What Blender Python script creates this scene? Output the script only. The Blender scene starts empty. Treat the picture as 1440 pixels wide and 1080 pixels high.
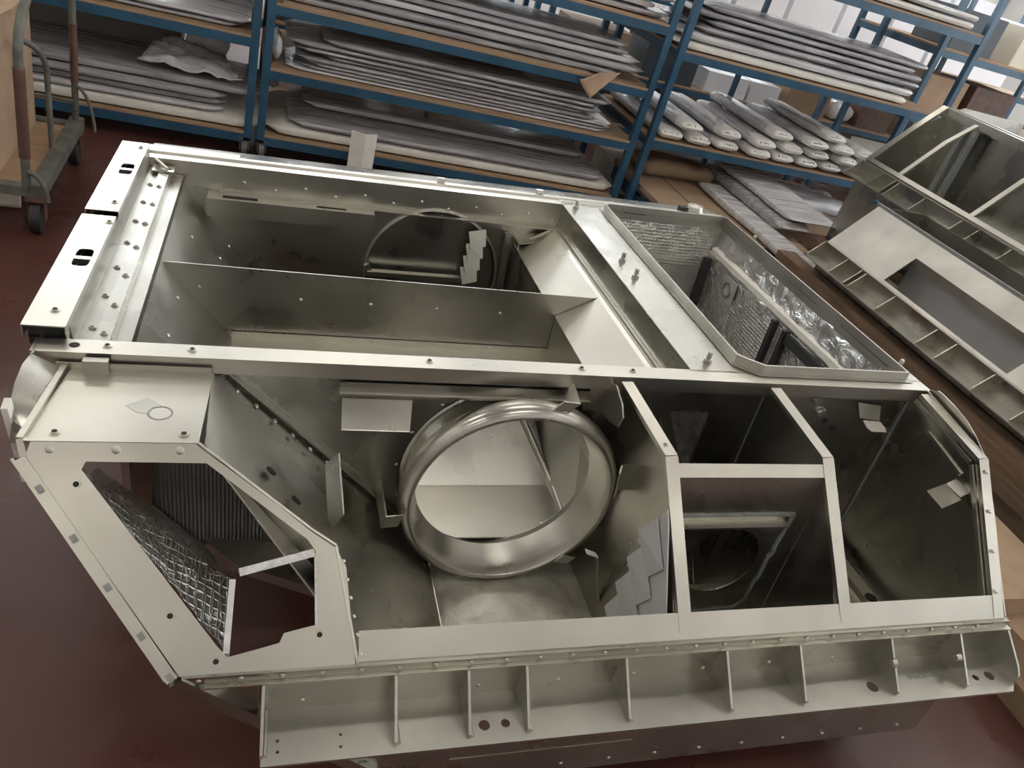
import bpy, math, random
from mathutils import Vector, Matrix, noise
from mathutils.geometry import tessellate_polygon
random.seed(7)
R = math.radians
S = bpy.context.scene
C = S.collection

# ------------------------------------------------------------------ camera
CAM_H = 1.957
def cam_axes(p, r, yaw):
    f = Vector((-math.sin(yaw)*math.cos(p), math.cos(yaw)*math.cos(p), -math.sin(p)))
    rt = Vector((math.cos(yaw), math.sin(yaw), 0)); up = rt.cross(f)
    return math.cos(r)*rt + math.sin(r)*up, -math.sin(r)*rt + math.cos(r)*up, f
ar, au, af = cam_axes(R(31.418), R(17.574), R(-24.172))
cd = bpy.data.cameras.new('camera'); cam = bpy.data.objects.new('camera', cd); C.objects.link(cam)
cd.sensor_width = 36; cd.lens = 1099.976/1440*36; cd.clip_start = .02; cd.clip_end = 200
cam.matrix_world = Matrix(((ar.x, au.x, -af.x, 0), (ar.y, au.y, -af.y, 0), (ar.z, au.z, -af.z, CAM_H), (0, 0, 0, 1)))
S.camera = cam

# ------------------------------------------------------------------ world, exposure
W = bpy.data.worlds.new('overcast_sky'); S.world = W; W.use_nodes = True
W.node_tree.nodes['Background'].inputs[0].default_value = (.90, .95, 1, 1)
W.node_tree.nodes['Background'].inputs[1].default_value = 9.0
S.view_settings.view_transform = 'Standard'; S.view_settings.look = 'None'
S.cycles.sample_clamp_indirect = 5; S.cycles.blur_glossy = 1.0
S.view_settings.exposure = -0.12; S.view_settings.gamma = 1; S.view_settings.use_curve_mapping = False
LAMP = 12.5      # emission of the lamp diffusers

# ------------------------------------------------------------------ materials
def mat(name, col, rough=.5, metal=0., noise_amt=0., nscale=5., stretch=(1, 1, 1), bump=0., bscale=40., rvar=0., spec=.5, col2=None, detail=4, emit=0.):
    m = bpy.data.materials.new(name); m.use_nodes = True; nt = m.node_tree; b = nt.nodes['Principled BSDF']
    b.inputs['Base Color'].default_value = (*col, 1); b.inputs['Roughness'].default_value = rough
    b.inputs['Metallic'].default_value = metal; b.inputs['Specular IOR Level'].default_value = spec
    if emit: b.inputs['Emission Color'].default_value = (*col, 1); b.inputs['Emission Strength'].default_value = emit
    tc = nt.nodes.new('ShaderNodeTexCoord'); mp = nt.nodes.new('ShaderNodeMapping'); mp.inputs['Scale'].default_value = stretch
    nt.links.new(tc.outputs['Object'], mp.inputs['Vector'])
    if noise_amt or col2:
        n = nt.nodes.new('ShaderNodeTexNoise'); n.inputs['Scale'].default_value = nscale; n.inputs['Detail'].default_value = detail
        nt.links.new(mp.outputs['Vector'], n.inputs['Vector'])
        rp = nt.nodes.new('ShaderNodeValToRGB'); rp.color_ramp.elements[0].position = .3; rp.color_ramp.elements[1].position = .7
        c2 = col2 or tuple(c*(1-noise_amt) for c in col)
        rp.color_ramp.elements[0].color = (*c2, 1); rp.color_ramp.elements[1].color = (*col, 1)
        nt.links.new(n.outputs['Fac'], rp.inputs['Fac']); nt.links.new(rp.outputs['Color'], b.inputs['Base Color'])
    if rvar:
        n2 = nt.nodes.new('ShaderNodeTexNoise'); n2.inputs['Scale'].default_value = 3.5; n2.inputs['Detail'].default_value = 6
        nt.links.new(mp.outputs['Vector'], n2.inputs['Vector'])
        mr = nt.nodes.new('ShaderNodeMapRange'); mr.inputs['From Min'].default_value = .3; mr.inputs['From Max'].default_value = .7
        mr.inputs['To Min'].default_value = max(.03, rough-rvar); mr.inputs['To Max'].default_value = rough+rvar
        nt.links.new(n2.outputs['Fac'], mr.inputs['Value']); nt.links.new(mr.outputs['Result'], b.inputs['Roughness'])
    if bump:
        n3 = nt.nodes.new('ShaderNodeTexNoise'); n3.inputs['Scale'].default_value = bscale; n3.inputs['Detail'].default_value = 5
        nt.links.new(mp.outputs['Vector'], n3.inputs['Vector'])
        bm = nt.nodes.new('ShaderNodeBump'); bm.inputs['Strength'].default_value = bump; bm.inputs['Distance'].default_value = .01
        nt.links.new(n3.outputs['Fac'], bm.inputs['Height']); nt.links.new(bm.outputs['Normal'], b.inputs['Normal'])
    return m
STEEL = mat('brushed_steel', (.555, .540, .487), .295, 1, .22, 3.2, (1, 1, 1), .014, 60, .10)
STEELX = mat('brushed_steel_grained', (.56, .545, .495), .34, 1, .16, 14, (.15, 6, 6), .02, 30, .05)
DULL = mat('mill_finish_steel', (.53, .515, .465), .42, 1, .24, 5, (1, 1, 1), .03, 70, .10)
SATIN = mat('satin_steel', (.62, .598, .530), .33, 1, .14, 4, (1, 1, 1), .015, 50, .07)
FILM = mat('grey_filmed_steel', (.56, .555, .56), .40, .35, .1, 6)
RUBBER = mat('black_rubber', (.03, .03, .03), .6, 0, .2, 30)
GASKET = mat('grey_sealant', (.30, .31, .30), .5, .2, .3, 40, bump=.1)
TAPE = mat('silver_tape', (.82, .82, .80), .33, .7, .25, 60, bump=.35, bscale=90)
BLUE = mat('blue_paint', (.030, .105, .185), .38, 0, .35, 6, bump=.03, rvar=.1)
RED = mat('red_floor_paint', (.108, .039, .030), .36, 0, 0, 1.3, (1, 1, 1), .05, 14, .12, col2=(.070, .027, .022), detail=9)
CARD = mat('cardboard', (.46, .32, .215), .85, 0, .18, 9, bump=.04)
CARD2 = mat('kraft_cardboard', (.36, .25, .16), .8, 0, .22, 7, bump=.04)
PLY = mat('plywood', (.42, .28, .17), .7, 0, .25, 8, (.3, 3, 3))
WOOD = mat('rough_timber', (.20, .128, .08), .8, 0, .45, 9, (4, .5, 4), .15, 30)
WRAP = mat('grey_plastic_wrap', (.47, .45, .465), .28, 0, 0, 5, (.6, 7, 7), .30, 9, .12, col2=(.235, .228, .24), spec=.7)
WRAPL = mat('pale_plastic_wrap', (.72, .71, .71), .28, 0, 0, 5, (.6, 6, 6), .30, 9, .12, col2=(.46, .45, .46), spec=.7)
WRAPV = mat('wrap_over_rolls', (.74, .73, .745), .25, 0, 0, 5, (6, .8, 6), .35, 8, .1, col2=(.46, .455, .475), spec=.8)
FOAM = mat('white_foam', (.80, .77, .70), .7, 0, .12, 12, bump=.05)
FOAMEND = mat('white_foam_roll_end', (.86, .84, .80), .5, 0, .1, 14, bump=.12)
INK = mat('black_marker_ink', (.03, .03, .04), .6)
CREAM = mat('cream_carton', (.74, .69, .58), .7, 0, .1, 8)
WHITE = mat('white_panel', (.85, .86, .90), .45, 0, .05, 5)
RUST = mat('rusty_brown_paint', (.16, .075, .05), .6, 0, 0, 18, col2=(.075, .05, .04), bump=.1)
GREENG = mat('worn_green_grey_paint', (.17, .18, .155), .55, 0, 0, 12, col2=(.09, .085, .07), bump=.1)
BING = mat('grey_bin', (.27, .26, .235), .5, 0, .2, 5)
DARKW = mat('dark_bin', (.05, .065, .08), .5, 0, .3, 6)
WALLM = mat('wall_paint', (.74, .73, .70), .8, 0, .08, 2)
CEILM = mat('ceiling_paint', (.78, .77, .74), .85, 0, .06, 2)
FILMREFL = mat('film_painted_reflection', (.80, .77, .67), .40, .35, 0, 13, (1, 1, 1), .8, 18, .12, col2=(.50, .475, .40), detail=9)  # pale blotches paint the ceiling's reflection in crumpled film into the colour
TUBE = mat('fluorescent_tube', (1, .955, .87), .5, emit=LAMP)
LAMPBODY = mat('lamp_housing_white', (.8, .8, .8), .5)
BLACK = mat('black_opening', (.012, .012, .012), .8)
CLEAR = mat('crinkled_clear_bag', (.78, .78, .80), .2, 0, .2, 20, bump=.8, bscale=25, spec=.9)

def foil(name, grid=22., base=(.62, .61, .58), rough=.24, bump=.45, bsc=13., gamt=.18):
    m = mat(name, base, rough, .95, .25, 9, (1, 1, 1), 0, 1, .08); nt = m.node_tree; b = nt.nodes['Principled BSDF']
    tc = nt.nodes.new('ShaderNodeTexCoord')
    h = None
    for k, (ax, prof) in enumerate((('X', grid), ('Y', grid*.6), ('Z', grid))):
        w = nt.nodes.new('ShaderNodeTexWave'); w.bands_direction = ax; w.inputs['Scale'].default_value = prof; w.inputs['Distortion'].default_value = .8
        w.inputs['Detail Scale'].default_value = 2
        nt.links.new(tc.outputs['Object'], w.inputs['Vector'])
        p = nt.nodes.new('ShaderNodeMath'); p.operation = 'POWER'; p.inputs[1].default_value = 10; nt.links.new(w.outputs['Fac'], p.inputs[0])
        if h is None: h = p
        else:
            a = nt.nodes.new('ShaderNodeMath'); a.operation = 'MAXIMUM'; nt.links.new(h.outputs[0], a.inputs[0]); nt.links.new(p.outputs[0], a.inputs[1]); h = a
    n = nt.nodes.new('ShaderNodeTexNoise'); n.inputs['Scale'].default_value = bsc; n.inputs['Detail'].default_value = 7; n.inputs['Distortion'].default_value = 1.2
    nt.links.new(tc.outputs['Object'], n.inputs['Vector'])
    ad = nt.nodes.new('ShaderNodeMath'); ad.operation = 'MULTIPLY_ADD'; ad.inputs[1].default_value = gamt
    nt.links.new(h.outputs[0], ad.inputs[0]); nt.links.new(n.outputs['Fac'], ad.inputs[2])
    bm = nt.nodes.new('ShaderNodeBump'); bm.inputs['Strength'].default_value = bump; bm.inputs['Distance'].default_value = .03
    nt.links.new(ad.outputs[0], bm.inputs['Height']); nt.links.new(bm.outputs['Normal'], b.inputs['Normal'])
    return m
FOIL = foil('gridded_foil', 22., (.80, .79, .76), .36, .7, 15.); FOILC = foil('crinkled_foil', 14., (.82, .82, .81), .20, .7, 8., .02)

# ------------------------------------------------------------------ mesh helpers
class MB:
    def __init__(s, off=(0, 0, 0)): s.v = []; s.f = []; s.o = Vector(off)
    def add(s, vs, fs):
        k = len(s.v); s.v += [Vector(p) for p in vs]; s.f += [tuple(i+k for i in f) for f in fs]; return s
    def box(s, x0, x1, y0, y1, z0, z1):
        return s.add([(x0, y0, z0), (x1, y0, z0), (x1, y1, z0), (x0, y1, z0), (x0, y0, z1), (x1, y0, z1), (x1, y1, z1), (x0, y1, z1)],
                     [(0, 3, 2, 1), (4, 5, 6, 7), (0, 1, 5, 4), (1, 2, 6, 5), (2, 3, 7, 6), (3, 0, 4, 7)])
    def sheet(s, outer, holes=(), t=.004):
        """flat plate: outer loop and hole loops in 3-D, thickness t against its normal"""
        outer = [Vector(p) for p in outer]; loops = [outer]+[[Vector(p) for p in h] for h in holes]
        n = Vector((0, 0, 0))
        for i, a in enumerate(outer):
            b = outer[(i+1) % len(outer)]; n += Vector(((a.y-b.y)*(a.z+b.z), (a.z-b.z)*(a.x+b.x), (a.x-b.x)*(a.y+b.y)))
        n.normalize(); tri = tessellate_polygon(loops); flat = [p for l in loops for p in l]; N = len(flat)
        fs = []
        for a, b, c in tri:
            if (flat[b]-flat[a]).cross(flat[c]-flat[a]).dot(n) < 0: b, c = c, b
            fs += [(a, b, c), (c+N, b+N, a+N)]
        k = 0
        for l in loops:
            for i in range(len(l)):
                a, b = k+i, k+(i+1) % len(l); fs.append((a, a+N, b+N, b))
            k += len(l)
        return s.add(flat+[p-n*t for p in flat], fs)
    def bar(s, a, b, w, h, up=(0, 0, 1)):
        a, b = Vector(a), Vector(b); d = (b-a).normalized(); u = Vector(up); sd = d.cross(u).normalized(); u = sd.cross(d)
        vs = [p+sd*(w/2*i)+u*(h/2*j) for p in (a, b) for i, j in ((-1, -1), (1, -1), (1, 1), (-1, 1))]
        return s.add(vs, [(3, 2, 1, 0), (4, 5, 6, 7), (0, 1, 5, 4), (1, 2, 6, 5), (2, 3, 7, 6), (3, 0, 4, 7)])
    def prism(s, prof, a, b, conv):
        """profile (2-D list) swept between parameters a and b; conv(u, v, t) -> 3-D point"""
        n = len(prof); vs = [conv(u, v, a) for u, v in prof]+[conv(u, v, b) for u, v in prof]
        return s.add(vs, [tuple(range(n-1, -1, -1)), tuple(range(n, 2*n))]+[(i, (i+1) % n, n+(i+1) % n, n+i) for i in range(n)])
    def tube(s, pts, r, n=10, caps=True):
        pts = [Vector(p) for p in pts]; rs = r if isinstance(r, (list, tuple)) else [r]*len(pts); vs = []; fs = []; pu = None
        for i, p in enumerate(pts):
            d = (pts[min(i+1, len(pts)-1)]-pts[max(i-1, 0)]).normalized()
            if pu is None: pu = d.orthogonal().normalized()
            u = (pu-d*pu.dot(d)).normalized(); pu = u; w = d.cross(u)
            vs += [p+(u*math.cos(2*math.pi*k/n)+w*math.sin(2*math.pi*k/n))*rs[i] for k in range(n)]
        for i in range(len(pts)-1):
            for k in range(n): fs.append((i*n+k, i*n+(k+1) % n, (i+1)*n+(k+1) % n, (i+1)*n+k))
        if caps: fs += [tuple(range(n-1, -1, -1)), tuple(range((len(pts)-1)*n, len(pts)*n))]
        return s.add(vs, fs)
    def lathe(s, prof, o, ax, n=64, a0=0, a1=None, closed=False):
        """profile [(radius, height)] turned about axis ax through o"""
        o = Vector(o); ax = Vector(ax).normalized(); u = ax.orthogonal().normalized(); w = ax.cross(u); full = a1 is None
        if full: a1 = a0+2*math.pi
        m = n if full else n+1; vs = []; fs = []; q = len(prof)
        for k in range(m):
            a = a0+(a1-a0)*k/n; e = u*math.cos(a)+w*math.sin(a)
            vs += [o+e*r+ax*h for r, h in prof]
        for k in range(n):
            k2 = (k+1) % m
            for i in range(q if closed else q-1):
                j = (i+1) % q; fs.append((k*q+i, k2*q+i, k2*q+j, k*q+j))
        return s.add(vs, fs)
    def grid(s, rows):
        n = len(rows[0]); vs = [p for r in rows for p in r]
        return s.add(vs, [(i*n+k, i*n+k+1, (i+1)*n+k+1, (i+1)*n+k) for i in range(len(rows)-1) for k in range(n-1)])
    def mesh(s, name, m, smooth=None, org=(0, 0, 0)):
        me = bpy.data.meshes.new(name); o = Vector(org); me.from_pydata([tuple(p-o) for p in s.v], [], s.f); me.materials.append(m); me.update()
        if smooth is not None:
            me.shade_smooth(); me.set_sharp_from_angle(angle=R(smooth))
        return me
    def build(s, name, m, parent=None, smooth=None, label=None):
        """top-level: origin at the base centre; child: coordinates stay those of the parent"""
        org = Vector((0, 0, 0))
        if parent is None:
            lo = [min(p[i] for p in s.v) for i in range(3)]; hi = [max(p[i] for p in s.v) for i in range(3)]
            org = Vector(((lo[0]+hi[0])/2, (lo[1]+hi[1])/2, lo[2]))
        else: org = s.o
        ob = bpy.data.objects.new(name, s.mesh(name, m, smooth, org)); C.objects.link(ob)
        if parent is None: ob.location = org
        else: ob.parent = parent
        if label: ob['label'] = label
        return ob
def tag(o, label, cat, group=None, kind=None):
    if label: o['label'] = label
    if cat: o['category'] = cat
    if group: o['group'] = group
    if kind: o['kind'] = kind
    return o
def empty(name, loc, label, cat, group=None, rz=0):
    e = bpy.data.objects.new(name, None); C.objects.link(e); e.location = loc; e.rotation_euler = (0, 0, rz); e.empty_display_size = .1
    return tag(e, label, cat, group)
def struct(o): o['kind'] = 'structure'; return o
def circ(c, u, v, r, n=28, a0=0):
    c, u, v = Vector(c), Vector(u), Vector(v)
    return [c+u*(r*math.cos(a0+2*math.pi*k/n))+v*(r*math.sin(a0+2*math.pi*k/n)) for k in range(n)]
X, Y, Z = Vector((1, 0, 0)), Vector((0, 1, 0)), Vector((0, 0, 1))

# ------------------------------------------------------------------ the hall
struct(MB().box(-7, 12, -6, 12, -.1, 0).build('floor', RED))
struct(MB().box(-7, 12, -6, 12, 5.2, 5.3).build('ceiling', CEILM))
struct(MB().box(-7.2, -7, -6, 12, 0, 5.2).build('wall_left', WALLM))
struct(MB().box(-7, 12, -6.2, -6, 0, 5.2).build('wall_front', WALLM))
def wall_windows(name, x0, x1, y, wins, z0, z1):
    m = MB(); holes = [[(a, y, z0), (b, y, z0), (b, y, z1), (a, y, z1)] for a, b in wins]
    m.sheet([(x0, y, 0), (x1, y, 0), (x1, y, 5.2), (x0, y, 5.2)], holes, .2); return struct(m.build(name, WALLM))
WB = [(-5.5+2.6*i, -3.5+2.6*i) for i in range(6)]
wall_windows('wall_back', -7, 12, 12, WB, 2.0, 4.6)
m = MB(); m.sheet([(12, 12, 0), (12, -6, 0), (12, -6, 5.2), (12, 12, 5.2)], [[(12, 11-3.2*i, 1.6), (12, 8.6-3.2*i, 1.6), (12, 8.6-3.2*i, 4.6), (12, 11-3.2*i, 4.6)] for i in range(5)], .2)
struct(m.build('wall_right', WALLM))
def window(n, p, u, w, z0, z1):
    p, u = Vector(p), Vector(u); m = MB(); q = p+u*w; nn = u.cross(Z)
    for a, b in ((p+Z*z0, q+Z*z0), (p+Z*z1, q+Z*z1), (p+Z*((z0+z1)/2), q+Z*((z0+z1)/2))): m.bar(a, b, .06, .06)
    for k in (0, .5, 1): m.bar(p+u*(w*k)+Z*z0, p+u*(w*k)+Z*z1, .06, .06, up=nn)
    struct(m.build('window_%d' % n, WHITE))
for i, (a, b) in enumerate(WB): window(i+1, (a, 12.1, 0), X, b-a, 2.0, 4.6)
for i in range(5): window(7+i, (12.1, 8.6-3.2*i, 0), Y, 2.4, 1.6, 4.6)
# fluorescent fixtures in rows under the ceiling
k = 0
for yy in (-3.5, -.5, 2.5, 5.5, 8.5):
    for xx in (-5.5, -2.2, 1.1, 4.4, 7.7):
        k += 1
        L = empty('ceiling_lamp', (xx, yy, 4.72), 'white fluorescent lamp with a frosted diffuser, hanging under the ceiling', 'lamp', 'fluorescent lamps under the ceiling')
        b = MB(); b.prism([(-.16, .06), (.16, .06), (.09, .12), (-.09, .12)], -.78, .78, lambda u, v, t: (t, u, v))
        for hx in (-.6, .6): b.tube([(hx, 0, .11), (hx, 0, .49)], .008, 6)
        b.build('housing', LAMPBODY, L)
        MB().prism([(-.15, .055), (-.11, .02), (.11, .02), (.15, .055)], -.75, .75, lambda u, v, t: (t, u, v)).build('diffuser', TUBE, L)

# ------------------------------------------------------------------ the large steel housing in the middle
# coordinates below are in the housing's own frame (x along its long side, y across, z up); O is the middle of its base
O = Vector((.72, 2.3, -1.87))
MROT = Matrix(((.9981, .0243, -.0567), (-.0225, .9993, .0313), (.0574, -.0300, .9979)))
q = MROT.to_quaternion()
H1 = tag(bpy.data.objects.new('machine_housing', None), 'long open stainless steel machine housing with gusseted ledge, in the middle of the floor', 'machine housing')
C.objects.link(H1); H1.rotation_mode = 'QUATERNION'; H1.rotation_quaternion = q
H1.location = q.to_matrix() @ O+Vector((0, 0, CAM_H))
def mb(): return MB(O)
def P(name, m, material=STEEL, parent=H1, smooth=None, label=None): return m.build(name, material, parent, smooth, label)
XL, XR = -.46, 1.93
ZT = -1.0
# --- rails of the roof frame
P('front_top_rail', mb().prism([(1.612, -1.0), (1.668, -1.0), (1.668, -1.006), (1.618, -1.006), (1.618, -1.04), (1.612, -1.04)], -.48, 1.945, lambda u, v, t: (t, u, v)), SATIN)
P('rail_lip', mb().prism([(1.655, -1.004), (1.66, -1.004), (1.66, -1.06), (1.64, -1.06), (1.64, -1.055), (1.655, -1.055)], -.42, 1.90, lambda u, v, t: (t, u, v)), STEELX)
P('back_top_rail', mb().prism([(2.935, -1.0), (2.975, -1.0), (2.98, -1.008), (3.0, -1.008), (3.005, -.998), (3.03, -.998), (3.03, -1.06), (3.02, -1.06), (3.02, -1.02), (2.94, -1.02), (2.94, -1.09), (2.935, -1.09)], -.43, 1.93, lambda u, v, t: (t, u, v)), SATIN)
P('back_corner_strip', mb().box(-.43, -.12, 3.03, 3.075, -1.03, -1.0), SATIN)
P('corner_knob', mb().lathe([(.0005, .022), (.018, .020), (.030, .010), (.034, -.02), (.034, -.04)], (-.455, 3.0, -1.0), Z, 20), SATIN, smooth=50)
# --- left covers
def slot(c, rx, ry, cut, n=10):
    """half-rounded slot, flat on the side given by cut"""
    pts = []
    for k in range(n+1):
        a = math.pi*k/n; e = .45
        cx = math.copysign(abs(math.cos(a))**e, math.cos(a)); sy = abs(math.sin(a))**e
        pts.append((c[0]+rx*cx, c[1]+cut*ry*sy, c[2]))
    return pts
for y0, y1, lab in ((1.668, 2.305, 'nearer bright cover plate with an oval slot'), (2.342, 2.985, 'farther bright cover plate with an oval slot')):
    m = mb(); cy = y0+(.355 if y0 < 2 else .362); cx = -.452
    m.sheet([(-.507, y0, -.97), (-.42, y0, -.97), (-.42, y1, -.97), (-.507, y1, -.97)],
            [slot((cx, cy+.008, -.97), .0195, .044, 1), list(reversed(slot((cx, cy-.010, -.97), .0195, .040, -1)))], .003)
    m.box(-.507, -.504, y0, y1, -1.0, -.973); m.box(-.423, -.420, y0+.004, y1-.004, -1.035, -.973)
    cv = P('cover_plate', m, SATIN, label=lab)
    P('slot_backing', mb().box(-.50, -.425, y0+.02, y1-.02, -1.012, -1.006), BLACK, cv)
    P('slot_strap', mb().box(-.476, -.428, cy-.006, cy+.004, -.985, -.974), SATIN, cv)
P('cover_gap_dark', mb().box(-.50, -.43, 1.69, 1.72, -1.03, -.974), RUBBER)  # black block put in as the dark gap under the near cover's end
# --- left gutter with two rows of screws, flat band, hopper plates
P('left_gutter', mb().prism([(-.47, -1.03), (-.42, -1.03), (-.378, -1.034), (-.376, -1.024), (-.344, -1.026), (-.342, -1.05), (-.305, -1.052), (-.305, -1.085), (-.309, -1.085), (-.309, -1.058), (-.47, -1.05)], 1.668, 2.93, lambda u, v, t: (u, t, v)), STEEL)
P('inner_cover_flange', mb().sheet([(-.412, 1.70, -1.03), (-.412, 2.95, -1.03), (-.420, 2.95, -.985), (-.420, 1.70, -.985)], [], .003), DULL)
P('corner_bracket', mb().sheet([(-.40, 2.86, -1.02), (-.33, 2.86, -1.02), (-.33, 2.92, -1.02), (-.40, 2.92, -1.02)], [circ((-.345, 2.885, -1.02), X, Y, .008, 12)], .004).tube([(-.395, 2.925, -1.0), (-.35, 2.87, -1.014)], .006, 8), SATIN)
P('left_end_wall', mb().box(-.475, -.470, 1.60, 2.98, -1.15, -1.0), DULL)
YW0, YW1, YC = 1.66, 2.94, 2.30
P('left_hopper_plate', mb().sheet([(-.312, YW0, -1.085), (-.312, YW1, -1.085), (-.05, YW1, -1.41), (-.05, YW0, -1.41)][::-1], [], .003), STEEL)
# front side wall of the roof well (its outer face is what the front opening shows) and the rear one
fan_f = (.645, YW0, -1.36); fan_b = (.64, YW1, -1.355)
m = mb(); m.sheet([(-.44, YW0, -1.055), (1.93, YW0, -1.055), (1.93, YW0, -1.66), (.45, YW0, -1.66), (.40, YW0, -1.55), (-.10, YW0, -1.06), (-.44, YW0, -1.06)],
    [circ(fan_f, X, Z, .272, 56), [(.187, YW0, -1.126), (.366, YW0, -1.127), (.372, YW0, -1.229), (.193, YW0, -1.227)], [(1.09, YW0, -1.135), (1.245, YW0, -1.135), (1.245, YW0, -1.36), (1.09, YW0, -1.36)]], .004)
P('well_front_wall', m, STEEL)
m = mb(); m.sheet([(-.44, YW1, -1.02), (1.93, YW1, -1.02), (1.93, YW1, -1.66), (-.44, YW1, -1.66)], [circ(fan_b, X, Z, .272, 56)], .004)
P('well_back_wall', m, STEEL)
P('back_flange', mb().box(-.2, 1.13, 2.90, 2.937, -1.103, -1.099), SATIN)
m = mb(); m.sheet([(-.225, 2.86, -1.10), (.375, 2.86, -1.10), (.375, 2.935, -1.10), (-.225, 2.935, -1.10)],
    [[(-.17, 2.875, -1.10), (-.05, 2.875, -1.10), (-.05, 2.905, -1.10), (-.17, 2.905, -1.10)], [(.16, 2.875, -1.10), (.27, 2.875, -1.10), (.27, 2.892, -1.10), (.16, 2.892, -1.10)]], .003)
m.box(-.225, .375, 2.857, 2.86, -1.165, -1.10); m.box(-.225, -.222, 2.86, 2.935, -1.165, -1.10); m.box(.372, .375, 2.86, 2.935, -1.165, -1.10)
P('cable_channel', m, SATIN)
P('channel_back_plate', mb().box(-.22, .37, 2.93, 2.936, -1.19, -1.102), DULL)  # mill-finish steel plate on the wall behind the channel
# rear fan guide plates behind the round opening
P('rear_inner_panel', mb().sheet([(.30, 2.965, -1.06), (.98, 2.965, -1.06), (.98, 2.965, -1.6), (.30, 2.965, -1.6)], [], .003), STEEL)
P('rear_collar', mb().lathe([(.279, .0), (.279, .008), (.271, .010), (.269, .0)], (.64, YW1-.004, -1.355), -Y, 64), SATIN, smooth=40)
P('rear_sill', mb().bar((.375, 2.915, -1.365), (.78, 2.915, -1.362), .03, .018).bar((.385, 2.915, -1.36), (.37, 2.915, -1.33), .02, .02), SATIN)
for i in range(4):
    z = -1.15-.052*i; x = .80-.004*i
    P('fin_plate', mb().sheet([(x-.035, 2.925-.002*i, z-.005), (x+.035, 2.925-.002*i, z+.012), (x+.04, 2.90-.002*i, z-.052), (x-.02, 2.90-.002*i, z-.072)], [], .003), DULL)
P('rear_stiffener', mb().bar((.925, 2.915, -1.14), (.94, 2.915, -1.42), .022, .03, up=(0, 1, 0)), SATIN)
P('rear_pocket', mb().sheet([(.965, 2.86, -1.16), (1.12, 2.86, -1.13), (1.12, 2.935, -1.13), (.965, 2.935, -1.16)], [], .003).sheet([(.965, 2.86, -1.165), (.985, 2.86, -1.33), (.985, 2.935, -1.33), (.965, 2.935, -1.165)], [], .003), SATIN)
# --- centre divider with its flange
m = mb(); m.sheet([(-.335, YC, -1.095), (1.10, YC, -1.108), (.962, YC, -1.19), (.972, YC, -1.343), (-.134, YC, -1.343)][::-1], [], .004); P('centre_divider', m, STEEL)
m = mb(); m.prism([(YC-.004, -1.318), (YC-.007, -1.318), (YC-.007, -1.341), (YC-.06, -1.343), (YC-.06, -1.347), (YC-.004, -1.347)], -.134, .975, lambda u, v, t: (t, u, v)); P('divider_flange', m, SATIN)
P('divider_web', mb().box(-.10, .95, YC-.004, YC, -1.65, -1.347), STEEL)
# --- right hopper plates and steps
P('right_hopper_plate', mb().sheet([(1.105, YC-.003, -1.108), (1.105, YW0, -1.108), (.962, YW0, -1.19), (.962, YC-.003, -1.19)], [], .003), SATIN)
P('right_hopper_plate', mb().sheet([(1.105, 2.90, -1.108), (1.105, YC+.003, -1.108), (.962, YC+.003, -1.19), (.962, 2.90, -1.19)], [], .003), SATIN)
P('hopper_drop_wall', mb().box(.962, .966, YW0, YC-.004, -1.40, -1.192), STEEL)
P('hopper_drop_wall', mb().box(.962, .966, YC+.003, YW1, -1.40, -1.192), STEEL)
P('hopper_edge', mb().bar((1.10, 2.905, -1.104), (.965, 2.905, -1.186), .012, .010), SATIN)
P('hopper_ledge', mb().prism([(1.10, -1.112), (1.115, -1.098), (1.122, -1.098), (1.124, -1.088), (1.136, -1.088), (1.136, -1.095), (1.105, -1.118)], YW0, YW1, lambda u, v, t: (u, t, v)), SATIN)
P('well_end_wall', mb().box(1.137, 1.141, YW0, YW1, -1.12, -1.0), STEEL)
# --- right roof plate with the raised rim of the foil-lined opening
RO = [(1.335, 1.70), (1.375, 1.668), (1.885, 1.672), (1.895, 2.925), (1.335, 2.925), (1.318, 2.905), (1.310, 1.725)]
m = mb(); m.sheet([(1.137, 1.66, ZT), (1.945, 1.66, ZT), (1.93, 2.99, ZT), (1.137, 2.99, ZT)], [[(x, y, ZT) for x, y in RO]], .004); P('roof_plate', m, STEEL)
def ring_of(pts, d):
    cx = sum(p[0] for p in pts)/len(pts); cy = sum(p[1] for p in pts)/len(pts)
    return [(x+(-d if x < cx else d), y+(-d if y < cy else d)) for x, y in pts]
m = mb(); a = RO; n = len(a); hi, lo = -.972, -1.03; o2 = ring_of(a, .006)
vs = [(x, y, lo) for x, y in a]+[(x, y, hi) for x, y in a]+[(x, y, hi) for x, y in o2]+[(x, y, -1.0) for x, y in o2]+[(x, y, -.998) for x, y in ring_of(a, .022)]
m.add(vs, [(r*n+i, r*n+(i+1) % n, (r+1)*n+(i+1) % n, (r+1)*n+i) for r in range(4) for i in range(n)])
P('opening_rim', m, DULL)
def crinkle(rows_fn, nu, nv, amp, sc, normal, seed):
    rows = []
    for i in range(nu+1):
        r = []
        for j in range(nv+1):
            p = Vector(rows_fn(i/nu, j/nv)); r.append(p+Vector(normal)*amp*noise.fractal(p*sc+Vector((seed, seed*2, 0)), .8, 2.2, 4))
        rows.append(r)
    return rows
def quadfn(a, b, c, d):
    a, b, c, d = map(Vector, (a, b, c, d)); return lambda u, v: (a*(1-u)+b*u)*(1-v)+(d*(1-u)+c*u)*v
fl = P('foil_lining', mb().grid(crinkle(quadfn((1.905, 2.95, -1.0), (1.895, 1.68, -1.0), (1.87, 1.70, -1.11), (1.87, 2.93, -1.16)), 70, 12, .008, 16, (1, 0, .3), 3)), FOILC, smooth=60, label='crinkled shiny foil along the far long side')
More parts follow.
